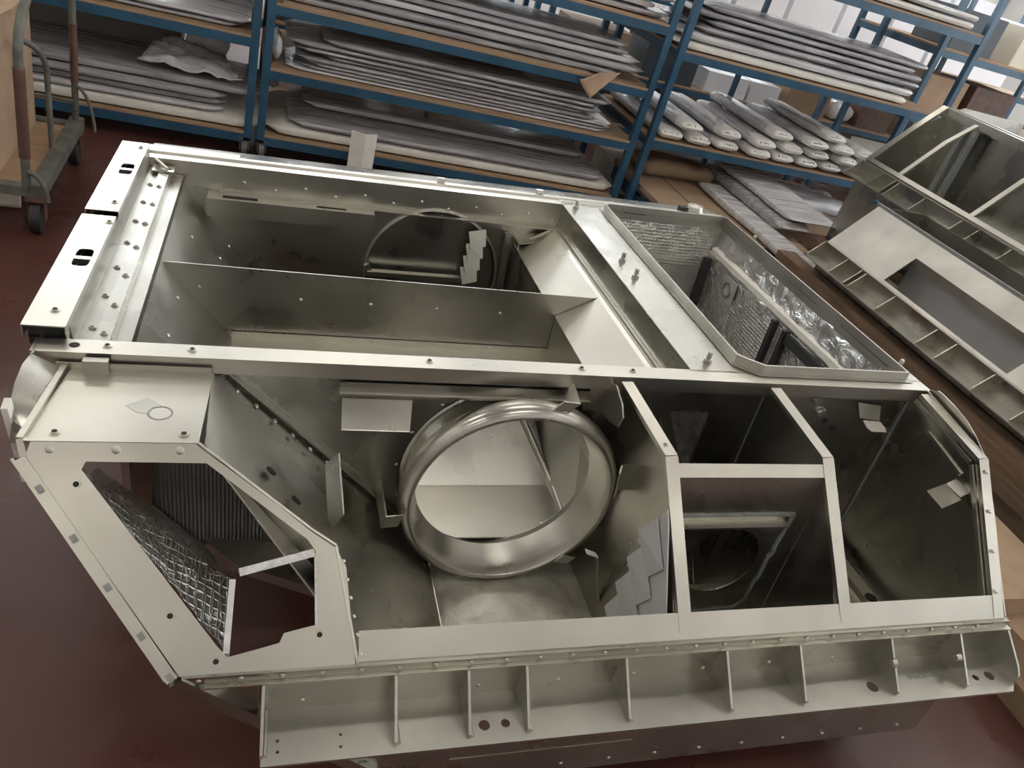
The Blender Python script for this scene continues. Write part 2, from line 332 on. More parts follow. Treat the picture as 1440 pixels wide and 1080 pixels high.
P('foil_edge_strip', mb().prism([(1.862, -1.108), (1.882, -1.100), (1.880, -1.122), (1.862, -1.13)], 1.68, 2.90, lambda u, v, t: (u, t, v)), FOAM, fl)
P('foil_side_panel', mb().grid(crinkle(quadfn((1.868, 2.93, -1.125), (1.868, 1.68, -1.125), (1.868, 1.68, -1.62), (1.868, 2.93, -1.62)), 40, 16, .006, 10, (1, 0, 0), 5)), FOIL, smooth=60, label='foil insulation with a printed grid')
P('foil_back_panel', mb().grid(crinkle(quadfn((1.33, 2.925, -1.03), (1.87, 2.925, -1.03), (1.87, 2.925, -1.62), (1.33, 2.925, -1.62)), 30, 20, .006, 10, (0, 1, 0), 9)), FOIL, smooth=60, label='foil insulation with a printed grid')
P('foil_floor', mb().grid(crinkle(quadfn((1.30, 1.67, -1.62), (1.87, 1.67, -1.62), (1.87, 2.92, -1.62), (1.30, 2.92, -1.62)), 16, 30, .006, 10, (0, 0, 1), 11)), FOIL, smooth=60)
P('foil_near_panel', mb().sheet([(1.30, 1.672, -1.03), (1.30, 2.92, -1.03), (1.30, 2.92, -1.62), (1.30, 1.672, -1.62)], [], .003), FOIL)
P('bracket_plate', mb().box(1.855, 1.862, 2.62, 2.72, -1.25, -1.15), FILM)
P('bracket_ring', mb().lathe([(.024, 0), (.024, .006), (.034, .006), (.034, 0)], (1.855, 2.67, -1.20), -X, 20), DULL)
for y0 in (2.215, 2.295): P('black_upright', mb().bar((1.85, y0, -1.14), (1.85, y0, -1.60), .025, .02, up=(0, 1, 0)), RUBBER)
P('black_upright', mb().bar((1.85, 2.885, -1.15), (1.85, 2.885, -1.60), .03, .025, up=(0, 1, 0)), RUBBER)
P('black_rail', mb().box(1.845, 1.86, 1.68, 2.20, -1.185, -1.145), RUBBER)
P('inner_box', mb().box(1.345, 1.42, 2.87, 2.92, -1.12, -1.05), SATIN)
P('inner_box', mb().box(1.55, 1.60, 2.90, 2.922, -1.31, -1.21), DULL)
P('inner_shelf', mb().box(1.42, 1.80, 2.89, 2.92, -1.20, -1.195), SATIN)
# studs on the roof plate
def stud(x, y, z=ZT): return mb().lathe([(.001, .034), (.006, .034), (.0075, .030), (.0075, .012), (.013, .010), (.013, .0), (.001, 0)], (x, y, z), Z, 14)
for x, y in ((1.187, 2.905), (1.204, 2.40), (1.202, 2.266), (1.214, 1.715), (1.925, 2.72), (1.915, 1.735)): P('stud', stud(x, y), STEEL, smooth=50)
P('round_cap', mb().lathe([(.001, .03), (.035, .026), (.045, .0), (.045, -.03)], (1.80, 3.045, -1.0), Z, 24), SATIN, smooth=50)
P('round_cap', mb().box(1.725, 1.77, 3.03, 3.06, -1.02, -.985), RUBBER)
for x in (.63, 1.05): P('lifting_tab', mb().box(x, x+.03, 3.03, 3.05, -1.01, -.985), TAPE)
# --- screws with washers
def screw(c, n, r=.0105):
    c, n = Vector(c), Vector(n); m = mb(); m.info = (c, n, r); m.lathe([(.0035, .0012), (.0045, .004), (r*.62, .004), (r*.66, .0012), (r, .0012), (r, -.001)], c, n, 16); return m
_P = P
def P(name, m, material=STEEL, parent=H1, smooth=None, label=None):
    ob = _P(name, m, material, parent, smooth, label)
    if name == 'screw' and material is SATIN:
        c, n, r = m.info; _P('socket', mb().lathe([(.0003, .0046), (r*.45, .0046), (r*.45, .002)], c, n, 10), BLACK, ob)
    return ob
def dot(c, n, r=.006): return mb().lathe([(.0005, .003), (r*.6, .0026), (r, 0)], c, n, 10)
for y in (1.776, 1.941, 2.107, 2.272, 2.431, 2.59, 2.75): P('screw', screw((-.391, y, -1.032), Z, .009), DULL, smooth=40)
for y in (1.74, 1.88, 2.047, 2.229, 2.40, 2.56, 2.72): P('screw', screw((-.360, y, -1.024), Z, .009), DULL, smooth=40)
for x, y in ((-.455, 1.74), (-.43, 2.26), (-.44, 2.41), (-.44, 2.93)): P('screw', screw((x, y, -.97), Z, .012), SATIN, smooth=40)
for x in (-.335, -.16, .39, .80, .95): P('screw', screw((x, 1.645, -1.0), Z, .011), SATIN, smooth=40)
P('rail_hole', mb().lathe([(.0005, .0006), (.011, .0006), (.011, 0)], (-.40, 1.643, -1.0), Z, 16), BLACK)
# hidden-size rivets: one object of real little heads
rv = mb()
def rivet(c, n, r=.005): rv.add(*(lambda t: (t.v, t.f))(dot(c, n, r*1.2)))
for i in range(6): rivet((-.06+.2*i, YC-.0085, -1.325), -Y)
for i in range(5): rivet((.10+.22*i, YC-.004, -1.19), -Y)
for i in range(12): rivet((-.1+.11*i, 2.934, -1.055-.018*(i % 2)), -Y)
for i in range(5): rivet((.47+.09*i, 2.932, -1.105), -Y, .006)
for i in range(9): rivet((1.325, 1.78+.14*i, -.999), Z, .006)
for i in range(8): rivet((1.142, 1.75+.15*i, -1.092), -X)
for i in range(4): rivet((-.20+.02*i, 2.30+.15*i, -1.17-.02*i), (1, 0, 1), .005)
for i in range(5): rivet((-.25, 1.75+.22*i, -1.155), (.75, 0, .65), .005)

# --- front of the housing: slope planes
def zs(y): return -1.04-(1.33-y)*1.1724           # steep lower slope
SN = Vector((0, -.7609, .6489))                   # its outward normal
def F(x, y, d=0): return Vector((x, y, zs(y)))+SN*d
# left upper plate, lip and the big pierced front plate
P('upper_left_plate', mb().sheet([(-.435, 1.345, -1.036), (-.122, 1.345, -1.036), (-.112, 1.60, -1.036), (-.402, 1.60, -1.036)], [], .004), SATIN)
P('grease_ring', mb().lathe([(.021, 0), (.021, .0006), (.025, .0006), (.025, 0)], (-.205, 1.445, -1.036), Z, 28), GASKET)
P('grease_smear', mb().sheet([(-.275, 1.47, -1.0354), (-.25, 1.445, -1.0354), (-.225, 1.44, -1.0354), (-.22, 1.462, -1.0354), (-.205, 1.472, -1.0354), (-.235, 1.50, -1.0354)], [], .0005), DULL)
P('plate_lip', mb().bar((-.43, 1.342, -1.034), (-.125, 1.342, -1.034), .010, .008), SATIN)
P('plate_recess_wall', mb().box(-.43, -.115, 1.60, 1.604, -1.10, -1.02), STEELX)
P('rail_support', mb().box(-.375, -.325, 1.585, 1.603, -1.036, -1.005), DULL)
outer = [(-.425, 1.318), (-.418, 1.337), (-.128, 1.337), (.100, 1.226), (.150, 1.203), (.176, 1.175), (.200, 1.046), (-.135, 1.046)]
hole = [(-.322, 1.313), (-.105, 1.312), (.096, 1.212), (.113, 1.197), (.122, 1.101), (.056, 1.092), (.048, 1.080), (-.049, 1.066), (-.069, 1.080), (-.328, 1.303)]
P('pierced_front_plate', mb().sheet([F(*p) for p in outer][::-1], [[F(*p) for p in hole]], .004), SATIN)
a, b = F(-.434, 1.316, -.003), F(-.147, 1.042, -.003)
P('chamfer_flange', mb().bar(a, b, .022, .012, up=SN).bar(a-SN*.02+Vector((-.012, 0, 0)), b-SN*.02+Vector((-.012, 0, 0)), .006, .05, up=SN), SATIN)
for t in (.12, .34, .56, .78, .97): P('flange_clip', mb().bar(a.lerp(b, t)+SN*.008, a.lerp(b, t+.03)+SN*.008, .010, .010, up=SN), GASKET)
for x, y in ((-.335, 1.285), (-.157, 1.121), (-.070, 1.062), (.126, 1.088)): P('screw', screw(F(x, y), SN, .0125), SATIN, smooth=40)
for x in (-.385, -.152): P('screw', screw((x, 1.372, -1.036), Z, .012), SATIN, smooth=40)
for x in (-.385, -.27, -.155): rivet(F(x, 1.328), SN, .007)
# left outer end plate
oa = [(-.474, 1.60, -1.0), (-.476, 1.545, -.992), (-.477, 1.49, -1.0), (-.477, 1.455, -1.016), (-.476, 1.425, -1.046), (-.472, 1.40, -1.085)]
ia = [(-.415, 1.60, -1.034), (-.420, 1.555, -1.034), (-.427, 1.49, -1.036), (-.433, 1.43, -1.037), (-.438, 1.385, -1.038), (-.440, 1.345, -1.042)]
P('left_outer_plate', mb().grid([oa, ia]).add(oa+[Vector(p)+Vector((-.003, 0, -.02)) for p in oa], [(i, i+1, i+7, i+6) for i in range(5)]), STEEL, smooth=40)
P('left_inner_frame', mb().bar((-.413, 1.60, -1.03), (-.438, 1.345, -1.034), .012, .012).bar((-.438, 1.345, -1.034), (-.428, 1.318, -1.055), .012, .012), SATIN)
P('left_outer_strip', mb().bar((-.474, 1.415, -1.0), (-.470, 1.452, -1.213), .012, .03, up=(0, 1, 0)), FOAM, label='white edge strip')  # plain white bar along the left outer edge
# slanted duct side and lower sheet
Bp = [(-.115, 1.655, -1.036), (.20, 1.655, -1.351), (.31, 1.655, -1.461), (.462, 1.655, -1.613)]
Fp = [(-.124, 1.345, -1.036), (.102, 1.226, -1.164), (.154, 1.203, -1.190), (.204, 1.050, -1.372)]
P('duct_side', mb().sheet([Bp[0], Bp[3], (.462, 1.06, -1.613), (.21, 1.06, -1.361), (-.11, 1.335, -1.041)][::-1], [], .004), STEEL)
P('duct_skirt', mb().grid([Fp, [(x, y, min(z-.001, -1.151-x)) for x, y, z in Fp]]), STEEL)
P('duct_fold', mb().bar(Vector(Bp[0])+Vector((.008, -.004, .008)), Vector(Bp[3])+Vector((.008, -.004, .008)), .004, .03, up=(0, 1, 0)), DULL)
P('duct_edge', mb().bar(Fp[0], Fp[1], .006, .006).bar(Fp[1], Fp[2], .006, .006).bar(Fp[2], Fp[3], .006, .006), SATIN)
P('duct_bracket', mb().sheet([(.145, 1.47, -1.19), (.165, 1.40, -1.10), (.180, 1.32, -1.21), (.160, 1.39, -1.33)], [], .003), STEEL)
for c in ((.02, 1.40, -1.155), (.075, 1.36, -1.205)): P('duct_hole', mb().lathe([(.0005, .0045), (.013, .0045), (.013, 0)], c, (.66, .25, .7), 12), BLACK)
for i in range(6):
    t = i/5; rivet(Vector((-.06, 1.62, -1.09)).lerp(Vector((.16, 1.60, -1.29)), t), (.7, 0, .7), .006)
    rivet(Vector((.165, 1.18, -1.215)).lerp(Vector((.205, 1.06, -1.36)), t)+Vector((.006, 0, .004)), (.7, 0, .7), .004)
# inside the pierced plate: fins, foil, tape
P('fin_panel_frame', mb().sheet([(-.31, 1.56, -1.06), (-.115, 1.56, -1.06), (.27, 1.56, -1.445), (.27, 1.56, -1.66), (-.08, 1.56, -1.64), (-.31, 1.56, -1.38)], [[(-.285, 1.56, -1.24), (-.131, 1.56, -1.24), (.012, 1.56, -1.407), (.021, 1.56, -1.523), (-.141, 1.56, -1.525), (-.285, 1.56, -1.34)]], .004), STEEL)
fm = mb(); 
for i in range(34):
    x = -.288+.0093*i; fm.add([(x, 1.578, -1.54), (x+.0075, 1.566, -1.54), (x+.0075, 1.560, -1.22), (x, 1.572, -1.22)], [(0, 1, 2, 3)])
P('cooling_fins', fm, mat('aluminium_fins', (.50, .50, .47), .45, .3))['kind'] = 'stuff'
P('fin_backing', mb().box(-.30, .04, 1.580, 1.584, -1.55, -1.21), GASKET)
P('fin_strap', mb().sheet([(-.29, 1.55, -1.22), (-.235, 1.55, -1.22), (-.25, 1.55, -1.40), (-.29, 1.55, -1.36)], [], .003), RUST)
ff = mb().grid(crinkle(quadfn((-.335, 1.310, -1.075), (-.045, 1.070, -1.352), (-.052, 1.262, -1.342), (-.352, 1.43, -1.185)), 34, 14, .012, 16, (0, .6, .8), 21))
ff.grid(crinkle(quadfn((-.352, 1.43, -1.185), (-.052, 1.262, -1.342), (-.125, 1.45, -1.415), (-.352, 1.53, -1.25)), 30, 8, .006, 16, (0, .6, .8), 4))
P('foil_sheet', ff, FOIL, smooth=60, label='shiny gridded foil insulation')
P('brown_flap', mb().sheet([(-.125, 1.45, -1.40), (.02, 1.39, -1.36), (.115, 1.21, -1.212), (-.03, 1.186, -1.236)], [], .003), STEEL)
P('tape_edge', mb().bar((-.034, 1.178, -1.232), (.112, 1.20, -1.204), .016, .010, up=SN), TAPE)
P('tape_edge', mb().bar((.116, 1.198, -1.206), (.122, 1.103, -1.316), .010, .012, up=SN), TAPE)
P('tape_edge', mb().bar((-.046, 1.168, -1.24), (-.052, 1.075, -1.348), .012, .012, up=SN), TAPE)
P('void_cross_member', mb().bar((-.06, 1.5, -1.52), (.22, 1.42, -1.58), .05, .03), STEEL)
# --- fan ring and collar
P('fan_collar', mb().lathe([(.286, .003), (.282, .006), (.276, .008), (.266, .03), (.262, .05), (.259, .05), (.264, .028), (.272, .0)], (.645, YW0-.003, -1.36), -Y, 72), STEEL, smooth=40)
ring = P('fan_ring', mb().lathe([(.250, .045), (.257, .080), (.265, .115), (.2735, .146), (.2755, .149), (.279, .150), (.288, .147), (.297, .140), (.303, .129), (.306, .115), (.304, .098), (.301, .098), (.303, .115), (.300, .127), (.294, .136), (.279, .146), (.2765, .145), (.268, .115), (.260, .080), (.253, .045)], (.648, YW0, -1.352), -Y, 96, closed=True), STEEL, smooth=50)
def bent(pts, w, axis, t=.004):
    m = mb(); pts = [Vector(p) for p in pts]; ax = Vector(axis).normalized()*w
    for a, b in zip(pts, pts[1:]):
        n = (b-a).cross(ax).normalized()*t
        m.add([a, b, b+ax, a+ax, a+n, b+n, b+ax+n, a+ax+n], [(0, 1, 2, 3), (7, 6, 5, 4), (0, 4, 5, 1), (1, 5, 6, 2), (2, 6, 7, 3), (3, 7, 4, 0)])
    return m
P('ring_bracket', bent([(.345, 1.50, -1.42), (.300, 1.50, -1.425), (.300, 1.655, -1.425)], .04, (.25, 0, .97)), SATIN, ring)
P('ring_bracket', bent([(.70, 1.53, -1.055), (.745, 1.53, -1.06), (.755, 1.655, -1.05)], .035, (.5, 0, .6)), SATIN, ring)
P('ring_bracket', bent([(.82, 1.51, -1.575), (.86, 1.51, -1.585), (.86, 1.655, -1.585)], .035, (.6, 0, .7)), SATIN, ring)
P('ring_bracket', bent([(.892, 1.44, -1.19), (.900, 1.455, -1.175), (.962, 1.455, -1.172), (.995, 1.52, -1.19)], .085, (.10, 0, -1)), SATIN, ring)
P('rounded_bracket', mb().sheet([(.885, 1.64, -1.03), (.885, 1.585, -1.01), (.885, 1.525, -1.03), (.885, 1.50, -1.055), (.885, 1.51, -1.09), (.885, 1.56, -1.11), (.885, 1.64, -1.12)], [], .004).box(.84, .885, 1.64, 1.655, -1.13, -1.05), SATIN)
for a in range(8):
    t = R(110+22*a); rivet((.645+.295*math.cos(t), YW0-.003, -1.36+.295*math.sin(t)), -Y, .006)
P('wall_strip', mb().box(.177, .845, YW0-.026, YW0-.023, -1.094, -1.064).box(.177, .845, YW0-.034, YW0-.004, -1.097, -1.094), STEELX)
P('strip_edge', mb().box(.177, .845, YW0-.037, YW0-.034, -1.098, -1.092), SATIN)
# plenum seen through the ring
P('plenum_floor', mb().box(.10, .97, YW0, 1.90, -1.624, -1.620), SATIN)
P('plenum_back', mb().sheet([(.10, 1.90, -1.62), (.93, 1.90, -1.62), (.93, 2.29, -1.50), (.10, 2.29, -1.50)], [], .004), STEEL)
P('plenum_side', mb().sheet([(.93, YW0, -1.62), (1.14, YW0, -1.35), (1.14, 2.29, -1.35), (.90, 2.29, -1.62)][::-1], [], .004), SATIN)
P('plenum_pipe', mb().tube([(.86, 2.26, -1.50), (.935, 1.90, -1.612), (.925, 1.69, -1.61)], .010, 10), STEEL, smooth=60)
P('plenum_left', mb().sheet([(.10, YW0, -1.62), (.10, 2.29, -1.62), (-.05, 2.29, -1.41), (-.05, YW0, -1.41)], [], .004), STEEL)
for p in ((.85, 1.72), (.885, 1.72), (.86, 1.68)): rivet((p[0], p[1], -1.62), Z, .006)
# --- drum, floor, fins
P('drum_skin', mb().grid([[(.464+.506*i/24, 1.058+.60*j/12, -1.662-(.8-math.sqrt(.64-(.464+.506*i/24-.67)**2))) for j in range(13)] for i in range(25)]), FILMREFL, smooth=60)
P('drum_edge', mb().box(.458, .464, 1.05, 1.62, -1.75, -1.612), SATIN)
P('bay_floor', mb().box(.945, 1.93, 1.05, YW0, -1.664, -1.66), STEEL)
P('bay_floor', mb().box(.46, .945, 1.05, YW0, -1.764, -1.76), STEEL)
P('bay_front_wall', mb().box(.02, 1.93, 1.056, 1.060, -1.66, -1.37), STEEL)
P('bay_floor_strip', mb().prism([(1.80, -1.66), (1.80, -1.648), (1.84, -1.648), (1.845, -1.63), (1.89, -1.63), (1.89, -1.66)], 1.06, 1.65, lambda u, v, t: (u, t, v)), SATIN)
P('floor_hole', mb().lathe([(.0005, .001), (.02, .001), (.02, 0)], (1.868, 1.36, -1.63), Z, 20), BLACK)
P('wire_bracket', bent([(.862, 1.42, -1.46), (.885, 1.40, -1.455), (.945, 1.40, -1.66)], .02, (0, 1, 0), .003), STEEL)
zig = [(1.262, -1.155), (1.316, -1.262), (1.337, -1.328), (1.296, -1.318), (1.340, -1.42), (1.298, -1.412), (1.334, -1.50), (1.300, -1.50), (1.320, -1.575), (1.29, -1.62), (1.10, -1.62), (1.10, -1.385), (1.235, -1.185)]
P('sawtooth_baffle', mb().sheet([(.925, y*.985, z*.985) for y, z in zig], [], .004), FILM)
for i in range(4):
    z = -1.16-.10*i; P('baffle_fold', mb().sheet([(.918, 1.26+.012*i, z-.02), (.902, 1.29+.008*i, z-.09), (.918, 1.21, z-.17), (.920, 1.17, z-.10)], [], .003), FILM)
# --- partitions, posts, hatch panel
def slope_part(x, name, z0=-1.66):
    P(name, mb().sheet([(x, YW0, -1.05), (x, 1.60, -1.02), (x, 1.345, -1.045), (x, 1.062, -1.37), (x, 1.062, z0), (x, YW0, z0)], [], .004), STEEL)
slope_part(.945, 'partition', -1.76); slope_part(1.402, 'partition')
def post(x0, x1, x2):
    m = mb(); m.bar((x0, 1.60, -1.012), (x1, 1.325, -1.042), .034, .012, up=(0, .1, 1)); m.bar((x1, 1.327, -1.041), (x2, 1.062, -1.358), .034, .012, up=SN); return P('post', m, SATIN)
post(.918, .938, .966); post(1.382, 1.390, 1.424)
for c, n in (((.935, 1.36, -1.033), Z), (F(.945, 1.285, .002), SN), (F(1.403, 1.19, .002), SN)): P('screw', screw(c, n, .007), DULL, smooth=40)
P('crossbar', mb().bar(F(.955, 1.306, -.002), F(1.39, 1.306, -.002), .034, .014, up=SN), SATIN)
hc = (1.185, 1.30, -1.372)
P('hatch_panel', mb().sheet([(.948, 1.30, -1.085), (1.400, 1.30, -1.085), (1.400, 1.30, -1.66), (.948, 1.30, -1.66)], [circ(hc, X, Z, .115, 48)], .004), STEEL)
g = mb(); gp = [(1.0, -1.205), (1.345, -1.205), (1.335, -1.33), (1.342, -1.345), (1.33, -1.36), (1.332, -1.44), (1.325, -1.455), (1.322, -1.53), (1.30, -1.56), (1.0, -1.575)]
for a, b in zip(gp, gp[1:]): g.bar((a[0], 1.296, a[1]), (b[0], 1.296, b[1]), .010, .008, up=(0, 1, 0))
P('sealant_bead', g, GASKET)
P('hatch_ledge', mb().box(1.01, 1.325, 1.27, 1.30, -1.232, -1.226), SATIN)
P('hatch_back', mb().box(.98, 1.395, 1.44, 1.444, -1.62, -1.24), STEEL)
P('hatch_rib', mb().bar((1.14, 1.43, -1.30), (1.26, 1.43, -1.60), .02, .014, up=(0, 1, 0)).bar((1.29, 1.43, -1.36), (1.27, 1.43, -1.52), .02, .014, up=(0, 1, 0)), DULL)
P('corner_plate', mb().sheet([(1.398, 1.075, -1.50), (1.398, 1.12, -1.40), (1.398, 1.16, -1.42), (1.398, 1.14, -1.64), (1.398, 1.075, -1.64)], [], .004), DULL)
P('foil_behind_wall', mb().grid(crinkle(quadfn((1.07, 1.72, -1.10), (1.27, 1.72, -1.10), (1.27, 1.72, -1.38), (1.07, 1.72, -1.38)), 16, 16, .01, 16, (0, 1, 0), 2)), FOILC, smooth=60)
P('inner_angle', mb().bar((1.10, 1.69, -1.13), (1.22, 1.69, -1.36), .03, .02, up=(0, 1, 0)), SATIN)
for a, b in (((1.40, 1.30, -1.09), (1.40, 1.296, -1.64)), ((1.40, 1.652, -1.07), (1.40, 1.652, -1.62)), ((1.926, 1.652, -1.06), (1.926, 1.652, -1.64))): P('seam_weld', mb().tube([a, b], .004, 6), GASKET)
P('handle_plate', mb().sheet([(1.735, YW0-.012, -1.075), (1.825, YW0-.012, -1.085), (1.83, YW0-.03, -1.13), (1.75, YW0-.03, -1.12)], [], .004), STEEL)
P('handle_tongue', mb().sheet([(1.765, YW0-.035, -1.128), (1.832, YW0-.035, -1.132), (1.842, YW0-.055, -1.142), (1.836, YW0-.07, -1.146), (1.78, YW0-.07, -1.144), (1.768, YW0-.06, -1.138)], [], .003), FOAM, label='pale rounded tongue')
for c in ((1.62, -1.075), (1.655, -1.12)): P('lock_button', mb().lathe([(.0005, .012), (.012, .012), (.016, .006), (.016, 0)], (c[0]-.03, YW0-.004, c[1]), -Y, 16), SATIN, smooth=40)
for c in ((1.655, -1.155), (1.70, -1.18)): P('wall_hole', mb().lathe([(.0005, .001), (.011, .001), (.011, 0)], (c[0], YW0-.004, c[1]), -Y, 16), BLACK)
# --- right end
prof = [(1.60, -1.0), (1.345, -1.035), (1.05, -1.37), (1.05, -1.66), (3.55, -1.66), (3.55, -1.37), (3.25, -1.035), (3.0, -1.0)]
P('right_end_wall', mb().sheet([(1.932, y, z) for y, z in prof], [], .004), STEEL)
P('right_end_frame', mb().bar((1.915, 1.60, -1.012), (1.915, 1.33, -1.045), .034, .014).bar((1.915, 1.332, -1.043), (1.925, 1.055, -1.367), .034, .014, up=SN), SATIN)
P('right_frame_groove', mb().bar((1.893, 1.60, -1.03), (1.893, 1.34, -1.062), .006, .012).bar((1.893, 1.335, -1.065), (1.90, 1.07, -1.375), .006, .012, up=SN), DULL)
arc = [(1.63, -1.005), (1.60, -.992), (1.59, -.985), (1.57, -.984), (1.509, -.990), (1.455, -1.0), (1.406, -1.018), (1.36, -1.042), (1.323, -1.072), (1.275, -1.118), (1.229, -1.165), (1.14, -1.265), (1.05, -1.36), (1.046, -1.385), (1.08, -1.385), (1.36, -1.07), (1.62, -1.03)]
P('curved_end_plate', mb().sheet([(1.948, y, z) for y, z in arc], [], .004), SATIN)
P('guide_slot', mb().bar((1.925, 1.53, -1.10), (1.925, 1.37, -1.13), .006, .012), SATIN)
P('angle_bracket', mb().sheet([(1.808, 1.346, -1.17), (1.80, 1.272, -1.17), (1.90, 1.306, -1.17), (1.904, 1.377, -1.17)], [], .004).bar((1.904, 1.345, -1.17), (1.930, 1.345, -1.15), .06, .004), SATIN)
for i in range(4): rivet((1.917, 1.30-.07*i, zs(1.30-.07*i)+.012), SN, .005)
# --- sill, ledge and gussets
P('sill_beam', mb().prism([(1.088, zs(1.088)+.004), (1.048, zs(1.048)+.004), (1.046, -1.388), (1.058, -1.388), (1.060, -1.374), (1.088, -1.342)], .205, 1.945, lambda u, v, t: (t, u, v)), SATIN)
P('lower_rail', mb().prism([(1.046, -1.372), (1.040, -1.372), (1.040, -1.392), (1.050, -1.40), (1.056, -1.40), (1.056, -1.372)], -.13, 1.96, lambda u, v, t: (t, u, v)), STEEL)
P('ledge_wall', mb().box(.02, 1.965, 1.046, 1.050, -1.50, -1.394), STEEL)
P('wall_flange', mb().box(-.09, 1.97, 1.030, 1.050, -1.397, -1.393), SATIN)
lh = [(.481, .965, .0125), (.529, .965, .010), (.052, .974, .0035), (.052, .95, .0035), (.176, .975, .0035), (.175, .948, .0035), (1.514, .967, .015), (1.903, .967, .014), (1.854, .965, .009)]
m = mb(); m.sheet([(.02, .922, -1.5), (1.94, .915, -1.5), (1.975, .95, -1.5), (1.97, 1.048, -1.5), (.02, 1.048, -1.5)], [circ((x, y, -1.5), X, Y, r, 18) for x, y, r in lh], .006); P('ledge', m, DULL)
GX = [.024, .288, .445, .577, .818, 1.083, 1.292, 1.572, 1.80, 1.966]
for i, x in enumerate(GX):
    p = [(1.046, -1.396), (1.032, -1.396), (.938, -1.488), (.938, -1.5), (1.046, -1.5)]
    if i == 9: p = [(1.046, -1.396), (1.03, -1.396), (.955, -1.452), (.938, -1.472), (.938, -1.5), (1.046, -1.5)]
    P('gusset', mb().sheet([(x, y, z) for y, z in p], [], .006), DULL)
    w = [Vector((x+.004, .94, -1.497)).lerp(Vector((x+.004, 1.044, -1.497)), k/6) for k in range(7)]
    P('weld_bead', mb().tube(w, [.004+.0015*random.random() for _ in w], 6), SATIN, smooth=60)
for i in range(28): rivet((.06+.068*i, 1.046, -1.41-.003*(i % 3)), -Y, .0045)
for i in range(10): rivet((.10+.19*i, 1.046, -1.475), -Y, .005)
for i in range(26): rivet((-.1+.078*i, 1.039, -1.382), -Y, .005)
for a, b in ((1.62, .99), (1.83, .99)):
    P('bolt_head', mb().lathe([(.0005, .012), (.008, .011), (.012, .004), (.012, 0)], (a-.05, b, -1.44), -X, 12), SATIN, smooth=40)
st = bpy.data.curves.new('stamped_number', 'FONT'); st.body = 'SM00207005'; st.size = .020; st.extrude = .0004; st.align_x = 'CENTER'
tmp = bpy.data.objects.new('tmp', st); C.objects.link(tmp); bpy.context.view_layer.update()
sm = bpy.data.meshes.new_from_object(tmp.evaluated_get(bpy.context.evaluated_depsgraph_get())); bpy.data.objects.remove(tmp)
so = bpy.data.objects.new('stamped_number', sm); C.objects.link(so); so.parent = H1; so.location = Vector((1.69, .978, -1.4992))-O; sm.materials.clear(); sm.materials.append(GASKET)
# --- lower box
m = mb(); m.box(.26, 1.93, 1.052, 1.056, -1.868, -1.506); P('lower_front_wall', m, STEEL)
P('lower_side_wall', mb().box(1.926, 1.930, 1.056, 3.54, -1.868, -1.66), STEEL)
P('lower_side_wall', mb().box(.26, .264, 1.056, 3.54, -1.868, -1.66), STEEL)
P('lower_back_wall', mb().box(.26, 1.93, 3.54, 3.545, -1.868, -1.37), STEEL)
P('base_plate', mb().box(.26, 1.93, 1.056, 3.54, -1.87, -1.866), DULL)
P('corner_triangle', mb().sheet([(-.10, 1.054, -1.40), (.26, 1.054, -1.40), (.26, 1.054, -1.74)][::-1], [], .004), STEEL)
P('diagonal_flange', mb().bar((-.138, 1.052, -1.38), (.28, 1.052, -1.77), .03, .022).bar((-.15, 1.065, -1.405), (.27, 1.065, -1.795), .03, .014), STEEL)
for i in range(12): rivet((.36+.135*i, 1.052, -1.835), -Y, .006)
P('back_slope', mb().sheet([(-.44, 3.03, -1.03), (1.93, 3.03, -1.03), (1.93, 3.25, -1.05), (-.44, 3.25, -1.05)], [], .004).sheet([(-.44, 3.25, -1.05), (1.93, 3.25, -1.05), (1.93, 3.55, -1.38), (-.14, 3.55, -1.38)], [], .004), STEEL)
rvo = P('rivet_heads', rv, SATIN, smooth=60); rvo['kind'] = 'stuff'

# timber blocks that carry the housing
def hz(x, y): 
    p = q.to_matrix() @ Vector((x, y, -1.87)); return p.x, p.y, p.z+CAM_H
for (x, y, lab) in ((1.80, 1.30, 'thick timber block under the near right corner of the steel housing'), (1.80, 3.3, 'timber block under the far right corner of the steel housing'), (.40, 1.30, 'thin timber block under the near left of the steel housing')):
    px, py, pz = hz(x, y); w = .11
    zz = [hz(x+dx, y+dy)[2]-.002 for dx, dy in ((-.1, -w), (.1, -w), (.1, w), (-.1, w))]
    cs = [(px-.1, py-w), (px+.1, py-w), (px+.1, py+w), (px-.1, py+w)]
    m = MB(); m.add([(a, b, 0) for a, b in cs]+[(a, b, z) for (a, b), z in zip(cs, zz)], [(0, 3, 2, 1), (4, 5, 6, 7), (0, 1, 5, 4), (1, 2, 6, 5), (2, 3, 7, 6), (3, 0, 4, 7)])
    tag(m.build('timber_block', WOOD), lab, 'block', 'timber blocks under the steel housing')

